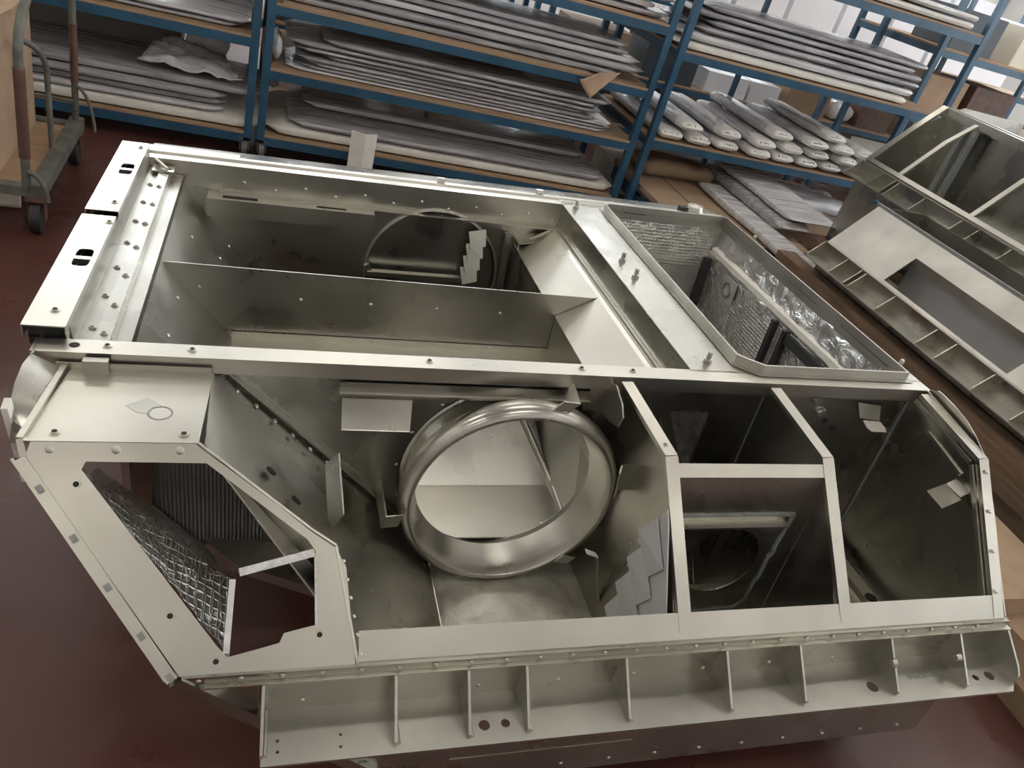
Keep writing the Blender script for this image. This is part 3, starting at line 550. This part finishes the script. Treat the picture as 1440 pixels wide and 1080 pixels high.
# ------------------------------------------------------------------ the two housings at the right
def side_housing(label, x0, z0, yb, yn, zbase, opening, posts):
    """housing whose long side runs along Y; x0,z0 = ledge edge, yb far end, yn near end; slope rises towards +X"""
    T = empty('machine_housing', (x0+.6, (yb+yn)/2, zbase), label, 'machine housing', 'steel housings at the right')
    o = (x0+.6, (yb+yn)/2, zbase)
    def n(): return MB(o)
    def B(name, m, material=STEEL, smooth=None): return m.build(name, material, T, smooth)
    xw = x0+.115; zl = z0; zw = z0+.10
    def sl(x): return zw+(x-xw)*1.1724
    B('ledge', n().box(x0, xw, yn, yb, zl-.006, zl), DULL)
    B('ledge_wall', n().box(xw, xw+.004, yn, yb, zl, zw), STEEL)
    B('ledge_lip', n().box(xw-.02, xw+.01, yn, yb, zw, zw+.005), SATIN)
    for y in [yb-.004, yb-.24, yb-.38, yb-.42, yb-.68, yb-1.02, yb-1.16, yb-1.42, yb-1.66, yb-1.80]:
        if y > yn: B('gusset', n().sheet([(xw, y, zw), (xw-.015, y, zw), (x0+.012, y, zl+.01), (x0+.012, y, zl), (xw, y, zl)], [], .005), SATIN)
    xt = xw+.29; zt = sl(xt)
    nn = Vector((-.7609, 0, .6489))
    if opening:
        a, b, c, d = opening
        m = n(); m.sheet([(xw, yb, zw), (xw, yn, zw), (xt-.06, yn, sl(xt-.06)), (xt-.06, yb, sl(xt-.06))], [[(a, c, sl(a)), (b, c, sl(b)), (b, d, sl(b)), (a, d, sl(a))]], .004); B('slope_plate', m, DULL)
        B('opening_lip', n().bar((b+.006, c, sl(b)-.02), (b+.006, d, sl(b)-.02), .004, .05), SATIN)
        B('inner_strip', n().bar((a+.10, c+.05, sl(a)-.12), (a+.10, d-.1, sl(a)-.12), .03, .012), SATIN)
        B('inner_wall', n().box(b+.10, b+.104, c-.1, d+.1, sl(a)-.2, sl(a)+.1), FILM)
        B('inner_floor', n().box(xw+.01, xt+.3, yn, yb-.01, zl-.10, zl-.096), STEEL)
        B('top_rail', n().bar((xt-.055, yb+.02, sl(xt-.06)+.006), (xt-.055, yn, sl(xt-.06)+.006), .016, .018), GASKET)
        B('blue_end_cap', n().bar((xt-.055, yb+.05, sl(xt-.06)+.006), (xt-.055, yb+.02, sl(xt-.06)+.006), .018, .02), BLUE)
        B('well_wall', n().box(xt+.30, xt+.304, yn, yb, zl, sl(xt-.06)), STEEL)
        B('end_wall', n().sheet([(xw, yb, zw), (xt-.06, yb, sl(xt-.06)), (xt+.30, yb, sl(xt-.06)), (xt+.30, yb, zl-.1), (xw, yb, zl-.1)], [], .004), STEEL)
        zt = sl(xt-.06)
    else:
        B('end_plate', n().sheet([(xw, yb, zl), (xw, yb, zw), (xw+.23, yb, sl(xw+.23)), (xt+.30, yb, sl(xw+.23)+.22), (xt+.9, yb, sl(xw+.23)+.22), (xt+.9, yb, zl)], [], .004), STEEL)
        B('sill', n().bar((xw+.02, yb, sl(xw+.02)), (xw+.02, yn, sl(xw+.02)), .03, .012, up=nn), SATIN)
        zt = sl(xw+.23)+.20; xt = xw+.42
        B('end_frame', n().bar((xw+.01, yb-.02, sl(xw+.01)), (xw+.23, yb-.02, sl(xw+.23)), .014, .05, up=(0, 1, 0)).bar((xw+.23, yb-.02, sl(xw+.23)), (xt, yb-.02, zt), .014, .05, up=(0, 1, 0)), SATIN)
        for i, (dz, dx) in enumerate(((0, 0), (-.012, .035), (.004, .07), (-.008, .105))): B('top_rail', n().box(xt+dx, xt+dx+.034, yn, yb+.02, zt-.05+dz, zt+dz), SATIN)
        for y in posts:
            B('post', n().bar((xw+.02, y, sl(xw+.02)), (xw+.25, y, sl(xw+.25)), .035, .014, up=nn).bar((xw+.25, y, sl(xw+.25)), (xt, y, zt-.03), .035, .014), SATIN)
        B('inner_back_wall', n().box(xt+.06, xt+.064, yn, yb, zl-.1, zt-.05), STEEL)
        B('inner_floor', n().box(xw, xt+.06, yn, yb, zl-.08, zl-.076), STEEL)
        B('inner_drum', n().lathe([(.30, 0), (.30, .8)], (xw+.25, yb-1.35, zl-.28), Y, 32), STEEL, 40)
        B('inner_post', n().bar((xt-.02, yb-.30, zl-.07), (xt-.02, yb-.30, zt-.06), .05, .04, up=(0, 1, 0)).bar((xt-.02, yb-.38, zl-.07), (xt-.02, yb-.38, zt-.06), .03, .04, up=(0, 1, 0)), GASKET)
    B('lower_wall', n().box(xw+.004, xw+.008, yn, yb, zbase, zl), STEEL)
    B('lower_end', n().box(xw+.004, xt+.3, yb-.004, yb, zbase, zl), STEEL)
    B('base', n().box(xw+.004, xt+.3, yn, yb, zbase, zbase+.004), DULL)
    return T
side_housing('low steel housing with a slotted slope plate, on the timber pallet at the right', 3.27, .58, 3.72, .9, .50, (3.40, 3.53, 2.28, 3.2), ())
side_housing('tall steel housing with pale diagonal posts, at the upper right before the rack', 4.03, .90, 4.60, 1.6, .40, None, (4.26, 3.58, 2.7))
# pallet below them
PT = empty('timber_pallet', (4.2, 2.5, 0), 'long brown timber pallet beneath the two housings at the right', 'pallet')
for x, z0, z1 in ((3.28, .18, .30), (3.62, .18, .30), (4.0, .18, .30), (4.6, .18, .30), (5.0, .18, .30)): MB((4.2, 2.5, 0)).box(x, x+.14, .6, 4.2, z0, z1).build('beam', WOOD, PT)
for y in (.8, 2.2, 3.4, 3.9): MB((4.2, 2.5, 0)).box(3.15, 5.2, y, y+.16, .0, .18).build('cross_beam', WOOD, PT)
for x in (3.26, 3.68): MB((4.2, 2.5, 0)).box(x, x+.13, .7, 3.95, .301, .498).build('packing_beam', WOOD, PT)
for x in (4.0, 4.6, 5.0): MB((4.2, 2.5, 0)).box(x, x+.14, 1.6, 4.55, .301, .40).build('packing_beam', WOOD, PT)
# cardboard lying at the right edge
def card(name, pts, z, label, m=CARD, t=.006, tilt=0):
    b = MB(); P3 = [(x, y, z+tilt*(x-pts[0][0])) for x, y in pts]; b.sheet(P3, [], t); return tag(b.build(name, m), label, 'cardboard')
for i, (x0, x1, y0, y1, z0, z1, mm, lab) in enumerate(((2.72, 3.12, .92, 2.45, 0, .11, CARD2, 'lowest flattened carton in the stack at the right edge'), (2.78, 3.13, 1.0, 2.5, .112, .21, CARD, 'middle flattened carton in the stack at the right edge'), (2.74, 3.12, 1.32, 2.55, .212, .30, CARD, 'topmost flattened carton in the stack at the right edge'))):
    b = MB(); b.box(x0, x1, y0, y1, z0, z1)
    for v in b.v: v.x += .05*noise.noise(v*5+Vector((i, 0, 0))); v.z += .0
    tag(b.build('flattened_carton', mm), lab, 'cardboard', 'flattened cartons at the right edge')
bw = MB(); bw.box(2.55, 3.1, .62, .84, .0, .10); tag(bw.build('timber_offcut', WOOD), 'short timber offcut on the floor at the lower right corner', 'timber')

# ------------------------------------------------------------------ blue storage racks behind
YF = 5.40
def caster(parent, o, x, y, r=.055, name='caster'):
    c = MB(o).tube([(x-.018, y, r), (x+.018, y, r)], r, 20).build(name, GREENG, parent, 40)
    MB(o).box(x-.03, x-.024, y-.03, y+.03, r*.8, r*2.3).box(x+.024, x+.03, y-.03, y+.03, r*.8, r*2.3).box(x-.04, x+.04, y-.04, y+.04, r*2.2, r*2.4).build('fork', GREENG, c)
def rack(label, x0, x1, shelves, ztop, y0=YF, depth=1.2, casters=True, zbot=0., braces=True, deckm=PLY):
    o = ((x0+x1)/2, y0+depth/2, 0); T = empty('storage_rack', o, label, 'rack', 'blue storage racks')
    w = .05
    for x in (x0, x1-w):
        for y in (y0, y0+depth-w): MB(o).box(x, x+w, y, y+w, zbot, ztop).build('post', BLUE, T)
    for z in shelves:
        for y in (y0+.003, y0+depth-w+.003): MB(o).box(x0+w, x1-w, y, y+.044, z-.055, z).build('shelf_beam', BLUE, T)
        for x in (x0+.003, x1-w+.003): MB(o).box(x, x+.044, y0+w, y0+depth-w, z-.055, z).build('side_beam', BLUE, T)
        MB(o).box(x0+.004, x1-.004, y0+.004, y0+depth-.004, z+.001, z+.016).build('shelf_board', deckm, T)
    n = max(1, int((x1-x0)/.9))
    for i in range(1, n):
        x = x0+(x1-x0)*i/n; MB(o).box(x-.02, x+.02, y0+depth-w, y0+depth-.01, zbot, ztop).build('rear_upright', BLUE, T)
    if casters:
        for x in (x0+.04, x1-.04):
            for y in (y0+.04, y0+depth-.04): caster(T, o, x, y)
    return T
rack('blue steel rack on casters at the left, behind the cart', -2.60, .08, (.155, .76, 1.36), 1.9, zbot=.12)
rack('blue steel rack on casters in the middle, behind the large housing', .11, 2.80, (.155, .59, .98, 1.42), 2.0, zbot=.12)
rack('tall blue rack at the right, holding the white rolls', 2.885, 5.43, (.65, 1.29, 1.92), 2.6, casters=False)
rack('farther blue rack standing beside the right wall end of the row', 5.50, 7.9, (.5, 1.2, 1.75), 2.4, y0=5.9, casters=False)
rack('rear row blue rack behind the right rack, loaded with white boxes', 2.6, 8.8, (.20, .70, 1.44), 2.6, y0=7.5, depth=.9, casters=False)
rack('rear row blue rack behind the middle rack, loaded with cartons', -2.4, 2.5, (.45, .95, 1.45), 2.4, y0=7.5, depth=.9, casters=False)

# ------------------------------------------------------------------ soft wrapped goods
def soft(x0, x1, y0, y1, z0, h, seed, nl=26, nr=22, amp=.10, along='X', ends=.10, pw=.42, sag=0.):
    """long wrapped package: rounded-box section, closed drooping ends, wrinkled"""
    m = MB(); L = (x1-x0) if along == 'X' else (y1-y0); Wd = (y1-y0) if along == 'X' else (x1-x0); cx, cy = (x0+x1)/2, (y0+y1)/2
    rows = []
    for i in range(nl+1):
        t = i/nl; s = -L/2+L*t; e = min(1., min(t, 1-t)*L/ends); k = math.sqrt(max(0., 1-(1-e)**2)) if e < 1 else 1
        k = max(k, .02); r = []
        for j in range(nr):
            a = 2*math.pi*j/nr; c, sn = math.cos(a), math.sin(a)
            u = math.copysign(abs(c)**pw, c)*Wd/2*(.80+.20*k); v = math.copysign(abs(sn)**pw, sn)*h/2*k
            p = Vector((s*2.2, u*6, v*6+seed*7.3)); d = noise.fractal(p, .9, 2.1, 3)*amp
            v *= 1+d*1.3; u *= 1+d*.22
            zz = z0+h/2+v-(sag*(abs(s)/(L/2))**4)*h
            zz = min(max(zz, z0), z0+h)
            r.append((cx+s, cy+u, zz) if along == 'X' else (cx-u, cy+s, zz))
        rows.append(r)
    vs = [p for r in rows for p in r]; fs = [(i*nr+j, (i+1)*nr+j, (i+1)*nr+(j+1) % nr, i*nr+(j+1) % nr) for i in range(nl) for j in range(nr)]
    fs += [tuple(range(nr)), tuple(range((nl+1)*nr-1, nl*nr-1, -1))]
    return m.add(vs, [f[::-1] for f in fs])
def good(name, label, cat, material, group, *a, **k):
    return tag(soft(*a, **k).build(name, material, smooth=50), label, cat, group)
sd = 0
def pile(xa, xb, ya, yb, z, hs, mats, where, group, jit=.05, amp=.10):
    global sd
    order = ['lowest', 'second', 'third', 'fourth', 'fifth', 'sixth', 'seventh', 'eighth', 'ninth']
    for i, h in enumerate(hs):
        sd += 1; j = lambda: random.uniform(-jit, jit)
        mm = mats[i % len(mats)]
        nm, col = {'grey_plastic_wrap': ('wrapped_package', 'grey wrapped package'), 'pale_plastic_wrap': ('wrapped_package', 'pale wrapped package'), 'white_foam': ('foam_slab', 'white foam slab')}[mm.name]
        pos = 'topmost' if i == len(hs)-1 else order[i]
        good(nm, '%s, %s in the pile %s' % (col, pos, where), 'foam slab' if nm == 'foam_slab' else 'package', mm, group, xa+j()*2, xb+j()*2.6, ya+abs(j())*.7, yb+j()*1.5, z, h, sd, amp=amp if nm != 'foam_slab' else .03)
        z += h+.0005
# middle rack
pile(.24, 2.74, 5.43, 6.25, .172, (.075, .05), (FOAM, WRAP), 'on the lowest shelf of the middle rack', 'panels on the middle rack', amp=.06)
pile(.50, 2.62, 5.75, 6.45, .299, (.05,), (WRAPL,), 'behind, on the lowest middle rack shelf', 'panels on the middle rack', amp=.08)
pile(.36, 2.50, 5.44, 6.10, .607, (.022, .026, .024, .03, .026, .028, .035, .04), (WRAPL, WRAP, WRAPL, WRAP, WRAP, WRAP, WRAP, WRAP), 'on the second shelf of the middle rack', 'panels on the middle rack', .06)
pile(.14, 2.66, 5.46, 6.15, 1.004, (.05, .055, .05, .04, .045), (WRAP, WRAP, WRAPL, WRAP, WRAP), 'on the third shelf of the middle rack', 'panels on the middle rack', .05)
tag(MB().box(.20, 2.30, 5.405, 6.2, .997, 1.003).build('cardboard_sheet', CARD), 'long cardboard sheet under the wrapped panels on the middle rack', 'cardboard')
def flap(name, pts, label, m=CARD, nu=10, amp=.02):
    a, b, c, d = pts; g = MB().grid(crinkle(quadfn(a, b, c, d), nu, nu, amp, 9, (0, -.5, .8), len(label)))
    o = g.build(name, m, smooth=50); md = o.modifiers.new('thickness', 'SOLIDIFY'); md.thickness = .005; return tag(o, label, 'cardboard')
flap('cardboard_flap', ((2.20, 5.36, .97), (2.42, 5.38, 1.06), (2.50, 5.40, 1.06), (2.30, 5.33, .86)), 'torn cardboard flap hanging over the third shelf of the middle rack')
flap('cardboard_flap', ((1.45, 6.2, .80), (1.95, 6.2, .78), (1.95, 6.0, .93), (1.50, 6.1, .96)), 'crumpled brown cardboard lying behind the second shelf pile')
tag(MB().box(.95, 2.35, 6.2, 6.5, .607, .86).build('long_carton', CREAM), 'long cream carton behind the panels on the second shelf of the middle rack', 'carton')
tag(soft(.155, .225, 5.5, 5.9, .607, .20, 91, 14, 18, .5, ends=.06, pw=.7).build('plastic_bag', CLEAR, smooth=60), 'crumpled clear bag at the left end of the second shelf', 'bag')
tag(soft(.165, .24, 5.9, 6.3, .30, .16, 92, 14, 18, .4, ends=.06, pw=.7).build('plastic_bag', WRAP, smooth=60), 'crumpled grey bag at the left end of the lowest shelf', 'bag')
for i, (x, w, h, m, lab) in enumerate(((.4, .5, .3, CREAM, 'cream carton at the left of the top middle shelf'), (1.0, .35, .25, WHITE, 'white carton on the top middle shelf'), (1.5, .4, .3, CARD2, 'brown carton on the top middle shelf'))):
    tag(MB().box(x, x+w, 5.7, 6.3, 1.437, 1.437+h).build('carton', m), lab, 'carton', 'cartons on the top middle shelf')
pile(1.95, 2.70, 5.5, 6.3, 1.437, (.05, .05), (WRAP, WRAPL), 'at the right end of the top middle shelf', 'panels on the middle rack', .03)
# left rack
pile(-1.95, .00, 5.43, 6.10, .172, (.07, .04, .045, .05, .05), (FOAM, WRAPL, WRAP, WRAP, WRAP), 'on the lowest shelf of the left rack', 'panels on the left rack', .05)
flap('loose_wrap', ((-.62, 5.50, .475), (.0, 5.46, .475), (-.12, 5.88, .49), (-.50, 5.88, .58)), 'loose sheet of grey film lying on the pile of the left rack', WRAPL, 16, .05)['category'] = 'film'
tag(MB().box(-1.45, -.42, 6.15, 6.5, .172, .70).build('storage_bin', BING), 'dark grey bin at the back of the left rack lower shelf', 'bin')
tag(soft(-.38, -.10, 5.95, 6.45, .43, .20, 96, 14, 18, .45, ends=.08, pw=.7).build('plastic_bag', CLEAR, smooth=60), 'crumpled clear bag at the right end of the left rack', 'bag')
pile(-1.30, -.02, 5.46, 6.3, .777, (.03, .035), (WRAP, WRAPL), 'on the upper shelf of the left rack', 'panels on the left rack', .03)
# right rack: white rolls with handwriting on their ends
ends = [(3.07, .712), (3.32, .712), (3.58, .712), (3.86, .715), (4.11, .715), (4.35, .715), (4.60, .715), (4.85, .715), (5.10, .715), (3.20, .805), (3.57, .80), (3.87, .795), (4.15, .795), (4.43, .795), (4.70, .795), (4.96, .795), (4.03, .875), (4.36, .875), (4.61, .875), (4.50, .95), (4.86, .875)]
names = ('white foam roll in grey film with scribbled marks on its end, on the right rack shelf',)
RL = [('bottom', n) for n in ('leftmost', 'second', 'third', 'fourth', 'fifth', 'sixth', 'seventh', 'eighth', 'ninth')]+[('second', n) for n in ('leftmost', 'second', 'third', 'fourth', 'fifth', 'sixth', 'seventh')]+[('third', 'leftmost'), ('third', 'second'), ('third', 'third'), ('top', 'only'), ('third', 'fourth')]
def roll(i, x, z):
    T = empty('wrapped_roll', (x, 6.0, z-.038), '', 'wrapped roll', 'white rolls on the right rack')
    T['label'] = 'white-ended roll in grey film, %s of the %s row on the right rack' % (RL[i][1], RL[i][0]); o = (x, 6.0, z-.038); hw = random.uniform(.104, .112); hh = random.uniform(.068, .076); y0 = 5.36+random.uniform(-.02, .04); ln = random.uniform(1.05, 1.17)
    b = soft(x-hw, x+hw, y0+.10, y0+ln, z-.038, hh, 200+i, 20, 18, .16, 'Y', .05, .62); b.o = Vector(o); b.build('film_sleeve', WRAPV, T, 50)
    e = soft(x-hw*.93, x+hw*.93, y0, y0+.26, z-.036, hh*.97, 300+i, 10, 18, .10, 'Y', .07, .68); e.o = Vector(o); en = e.build('roll_end', FOAMEND, T, 60)
    ik = MB(o); xx = x-.06
    for k in range(random.randint(4, 6)):
        for s in range(2):
            a = random.uniform(-.014, .014); b2 = random.uniform(-.016, .016)
            ik.bar((xx+a, y0+.012, z+.006+b2), (xx+random.uniform(-.008, .008), y0+.014, z+.006-b2+.004), .004, .0035, up=(0, 1, 0))
        xx += .024
    ik.build('handwriting', INK, en)
for i, (x, z) in enumerate(ends): roll(i, x, z)
# right rack: upper shelves
pile(2.96, 5.16, 5.42, 6.2, 1.307, (.06, .07, .05, .05, .045, .045), (FOAM, WRAPL, WRAP, WRAP, WRAP, WRAP), 'on the second shelf of the right rack', 'panels on the right rack', .05)
pile(2.95, 5.38, 5.38, 6.4, 1.937, (.06, .05), (FOAM, WRAPL), 'on the top shelf of the right rack', 'panels on the right rack', .03, .16)
for i, (x, z) in enumerate(((2.84, 1.02), (2.83, 1.14))):
    pass
for i, (y, z) in enumerate(((5.55, 1.54), (5.83, 1.54), (5.69, 1.665), (5.69, 1.79))):
    tag(soft(2.46, 2.74, y-.13, y+.13, z, .12, 400+i, 14, 18, .35, ends=.07, pw=.7).build('plastic_bag', CLEAR, smooth=60), ('front', 'rear', 'upper', 'topmost')[i]+' crumpled white bag at the right end of the top middle shelf', 'bag', 'white bags on the top middle shelf')
# low platform with cardboard flats in front of the right rack
PD = empty('low_platform', (3.47, 5.2, 0), 'low blue platform carrying cardboard flats at the foot of the right rack', 'platform')
o = (3.47, 5.2, 0)
for y in (4.46, 5.2, 5.92): MB(o).box(2.97, 3.98, y, y+.05, .20, .26).build('cross_beam', BLUE, PD)
for x in (2.97, 3.93): MB(o).box(x, x+.05, 4.46, 5.97, .14, .2).build('side_beam', BLUE, PD)
for x in (2.98, 3.94):
    for y in (4.5, 5.9): MB(o).box(x, x+.03, y, y+.03, 0, .14).build('foot', BLUE, PD)
for i, (a, b, lab) in enumerate(((2.96, 3.28, 'left brown cardboard flat on the low platform'), (3.286, 3.64, 'middle brown cardboard flat on the low platform'), (3.646, 3.99, 'right brown cardboard flat on the low platform'))):
    tag(MB().box(a, b, 4.44+.01*i, 5.98, .262, .30+.006*i).build('cardboard_flat', CARD2), lab, 'cardboard', 'cardboard flats on the low platform')
good('wrapped_package', 'long narrow wrapped panel lying askew on the cardboard flats', 'package', WRAPL, 'panels on the low platform', 3.56, 3.78, 4.10, 5.62, .312, .06, 61, amp=.25, along='Y')
good('wrapped_package', 'broad dark wrapped panel beside the narrow one on the cardboard flats', 'package', WRAP, 'panels on the low platform', 3.76, 4.06, 4.66, 5.95, .36, .08, 62, amp=.25, along='Y')
good('wrapped_package', 'pale wrapped panel topmost on the cardboard flats', 'package', WRAPL, 'panels on the low platform', 3.84, 4.30, 4.68, 6.0, .44, .05, 63, amp=.2, along='Y')
for i, (x0, x1, y0, y1, z, m, lab) in enumerate(((3.0, 3.5, 5.75, 6.4, .02, CREAM, 'cream scrap carton under the right rack'), (4.4, 5.3, 5.6, 6.4, .02, CARD2, 'brown carton on the floor under the right rack'))):
    tag(MB().box(x0, x1, y0+.25, y1+.1, 0, .26).build('carton', m), lab, 'carton')
good('plastic_bag', 'crumpled brown sack under the white rolls', 'bag', CARD2, None, 3.05, 3.75, 5.65, 6.0, .306, .14, 71, amp=.5, pw=.7)
good('plastic_bag', 'pale draped film hanging under the roll shelf of the right rack', 'bag', WRAPL, None, 4.42, 5.1, 5.5, 5.95, .26, .16, 72, amp=.45, pw=.7)
# rear rows
xs = 2.75
for i in range(9):
    w = .62; tag(MB().box(xs, xs+w-.02, 8.04, 8.31, 1.458, 2.25-.1*(i % 3 == 2)).build('white_box', WHITE), 'large white panel box, number %s from the left on the rear rack' % ('one', 'two', 'three', 'four', 'five', 'six', 'seven', 'eight', 'nine')[i], 'box', 'white boxes on the rear rack'); xs += .66
for i, (x, w, h, m, lab) in enumerate(((2.9, .6, .34, CARD2, 'brown carton at the left of the rear right rack'), (3.7, .6, .34, DARKW, 'dark bin on the rear right rack beside the brown carton'), (4.45, .5, .20, WHITE, 'white carton on the rear right rack above the rolls'), (4.99, .36, .20, WHITE, 'small white carton on the rear right rack above the rolls'), (5.45, .55, .34, CARD2, 'large brown carton on the rear right rack above the rolls'), (6.45, .45, .26, RUST, 'dark red brown carton on the rear right rack'), (7.0, .5, .3, CARD, 'tan carton on the rear right rack near its right end'), (7.8, .6, .34, CREAM, 'cream carton at the right end of the rear right rack'))):
    tag(MB().box(x, x+w, 7.56, 8.1, .717, .717+h).build('carton', m), lab, 'carton', 'cartons on the rear racks')
good('plastic_bag', 'crumpled clear bag between the cartons on the rear right rack', 'bag', CLEAR, None, 6.08, 6.42, 7.6, 7.9, .717, .22, 77, amp=.5, pw=.75)
for i, (x, w, h, m, lab) in enumerate(((2.8, 1.0, .4, DARKW, 'dark bin low on the rear right rack'), (4.0, 1.1, .42, CARD2, 'wide brown carton low on the rear right rack'), (5.3, .9, .4, DARKW, 'second dark bin low on the rear right rack'), (6.5, 1.0, .4, CREAM, 'cream carton low on the rear right rack'), (7.7, .8, .4, CARD2, 'brown carton low at the right end of the rear right rack'))):
    tag(MB().box(x, x+w, 7.58, 8.2, .217, .217+h).build('carton', m), lab, 'carton', 'cartons on the rear racks')
for i, (x, w, h, z, m, lab) in enumerate(((-2.2, .9, .42, .467, DARKW, 'dark bin far left on the rear middle rack'), (-.9, .8, .42, .467, CARD2, 'brown carton on the lower shelf of the rear middle rack'), (.2, .9, .40, .467, DARKW, 'wide dark bin low on the rear middle rack'), (1.4, .7, .40, .467, CREAM, 'cream carton low on the rear middle rack'), (-1.8, .8, .4, .967, CREAM, 'cream carton upper left on the rear middle rack'), (-.5, .8, .35, .967, DARKW, 'dark bin upper middle on the rear middle rack'), (.7, .8, .42, .967, DARKW, 'dark bin upper right on the rear middle rack'), (1.7, .5, .40, .967, WHITE, 'white carton upper right on the rear middle rack'), (.9, .4, .5, 1.467, WHITE, 'tall white box on top of the rear middle rack'), (1.6, .4, .5, 1.467, WHITE, 'second tall white box on top of the rear middle rack'), (-.6, .9, .45, 1.467, CARD2, 'brown box on top of the rear middle rack'))):
    tag(MB().box(x, x+w, 7.6, 8.2, z, z+h).build('carton', m), lab, 'carton', 'cartons on the rear racks')
for i, (x, z, m, lab) in enumerate(((5.7, 1.217, CARD, 'tan carton on the farther rack at the upper right'), (6.3, 1.217, RUST, 'dark red carton on the farther rack at the upper right'), (5.75, 1.767, DARKW, 'dark carton on the top of the farther rack'), (6.5, 1.767, CREAM, 'cream carton on the top of the farther rack'))):
    tag(MB().box(x, x+.5, 6.1, 6.6, z, z+.32).build('carton', m), lab, 'carton', 'cartons on the farther rack')
# white foam edge piece standing behind the large housing
m = MB(); m.prism([(0, 0), (.085, .05), (.16, 0), (.165, .012), (.085, .065), (-.005, .012)], 0, .36, lambda u, v, t: (.70+u, 5.22-v*.8+.06*t, t))
tag(m.build('foam_edge_piece', FOAM), 'folded white foam edge piece standing upright behind the housing', 'foam')

# ------------------------------------------------------------------ the trolley at the left
TR = empty('trolley', (-1.25, 4.42, 0), 'old rusty green hand trolley at the left edge, loaded with a cardboard box', 'trolley')
o = (-1.25, 4.42, 0)
def T(name, m, material, sm=None, parent=None): return m.build(name, material, parent or TR, sm)
T('side_rail', MB(o).box(-.90, -.83, 3.92, 4.96, .175, .235), GREENG); T('side_rail', MB(o).box(-1.70, -1.63, 3.92, 4.96, .175, .235), GREENG)
T('end_rail', MB(o).box(-1.64, -.90, 3.92, 3.98, .175, .22), GREENG); T('end_rail', MB(o).box(-1.64, -.90, 4.86, 4.92, .175, .22), GREENG)
T('deck', MB(o).box(-1.64, -.90, 3.98, 4.86, .19, .205), PLY)
def arcpts(a, b, c, n=8): a, b, c = Vector(a), Vector(b), Vector(c); return [a*(1-t)**2+b*2*t*(1-t)+c*t*t for t in [i/n for i in range(n+1)]]
T('hoop', MB(o).tube([(-.905, 3.93, .21), (-.905, 3.93, .78)]+arcpts((-.905, 3.93, .82), (-.90, 3.94, .96), (-.885, 4.12, 1.05))+[(-.86, 4.6, 1.22)], .020, 12), GREENG, 50)
T('hoop_grip', MB(o).tube([(-.905, 3.93, .36), (-.905, 3.93, .76)], .024, 12), RUST, 50)
T('rear_post', MB(o).tube([(-.865, 4.91, .21), (-.865, 4.91, 1.30)], .017, 12), GREENG, 50)
T('post_grip', MB(o).tube([(-.865, 4.91, .44), (-.865, 4.91, .75)], .020, 12), RUST, 50)
T('middle_post', MB(o).tube([(-.90, 4.46, .21), (-.905, 4.45, .62)]+arcpts((-.905, 4.45, .62), (-.91, 4.42, .74), (-.99, 4.30, .78)), .014, 10), GREENG, 50)
T('side_bow', MB(o).tube([(-.89, 3.93, .30)]+arcpts((-.89, 3.92, .30), (-.82, 3.9, .28), (-.815, 3.9, .17)), .011, 8), GREENG, 50)
T('side_bow', MB(o).tube(arcpts((-.86, 4.90, .43), (-.78, 4.89, .40), (-.765, 4.88, .19)), .009, 8), GREENG, 50)
T('push_bar', MB(o).tube([(-1.64, 4.88, .36), (-.87, 4.89, .34)], .010, 8), GREENG, 50)
for x in (-.868, -1.66):
    for y in (3.93, 4.86):
        c = T('caster', MB(o).tube([(x-.022, y, .08), (x+.022, y, .08)], .08, 28), RUBBER, 40)
        T('hub', MB(o).tube([(x-.026, y, .08), (x+.026, y, .08)], .04, 16), GREENG, 40, c)
        T('fork', MB(o).box(x-.036, x-.029, y-.028, y+.028, .06, .17).box(x+.029, x+.036, y-.028, y+.028, .06, .17).box(x-.045, x+.045, y-.045, y+.045, .165, .175), RUST, None, c)
CB = empty('cardboard_box', (-1.30, 4.42, .206), 'big tan cardboard box with an open flap on the trolley', 'box')
o = (-1.30, 4.42, .206)
MB(o).box(-1.66, -1.05, 3.99, 4.84, .206, .88).build('body', CARD, CB)
MB(o).sheet([(-1.66, 3.99, .884), (-1.05, 3.99, .884), (-1.0, 3.78, .93), (-1.66, 3.78, .93)], [], .006).build('flap', CARD2, CB)
MB(o).sheet([(-1.05, 3.99, .884), (-1.05, 4.84, .884), (-.93, 4.84, .98), (-.93, 3.99, .98)], [], .006).build('flap', CARD, CB)
PP = MB(); PP.tube([(-1.5, 4.08, .05), (-.99, 4.16, .05)], .045, 18); tag(PP.build('pale_tube', CREAM, smooth=40), 'pale cardboard tube lying on the floor by the trolley wheel', 'tube')
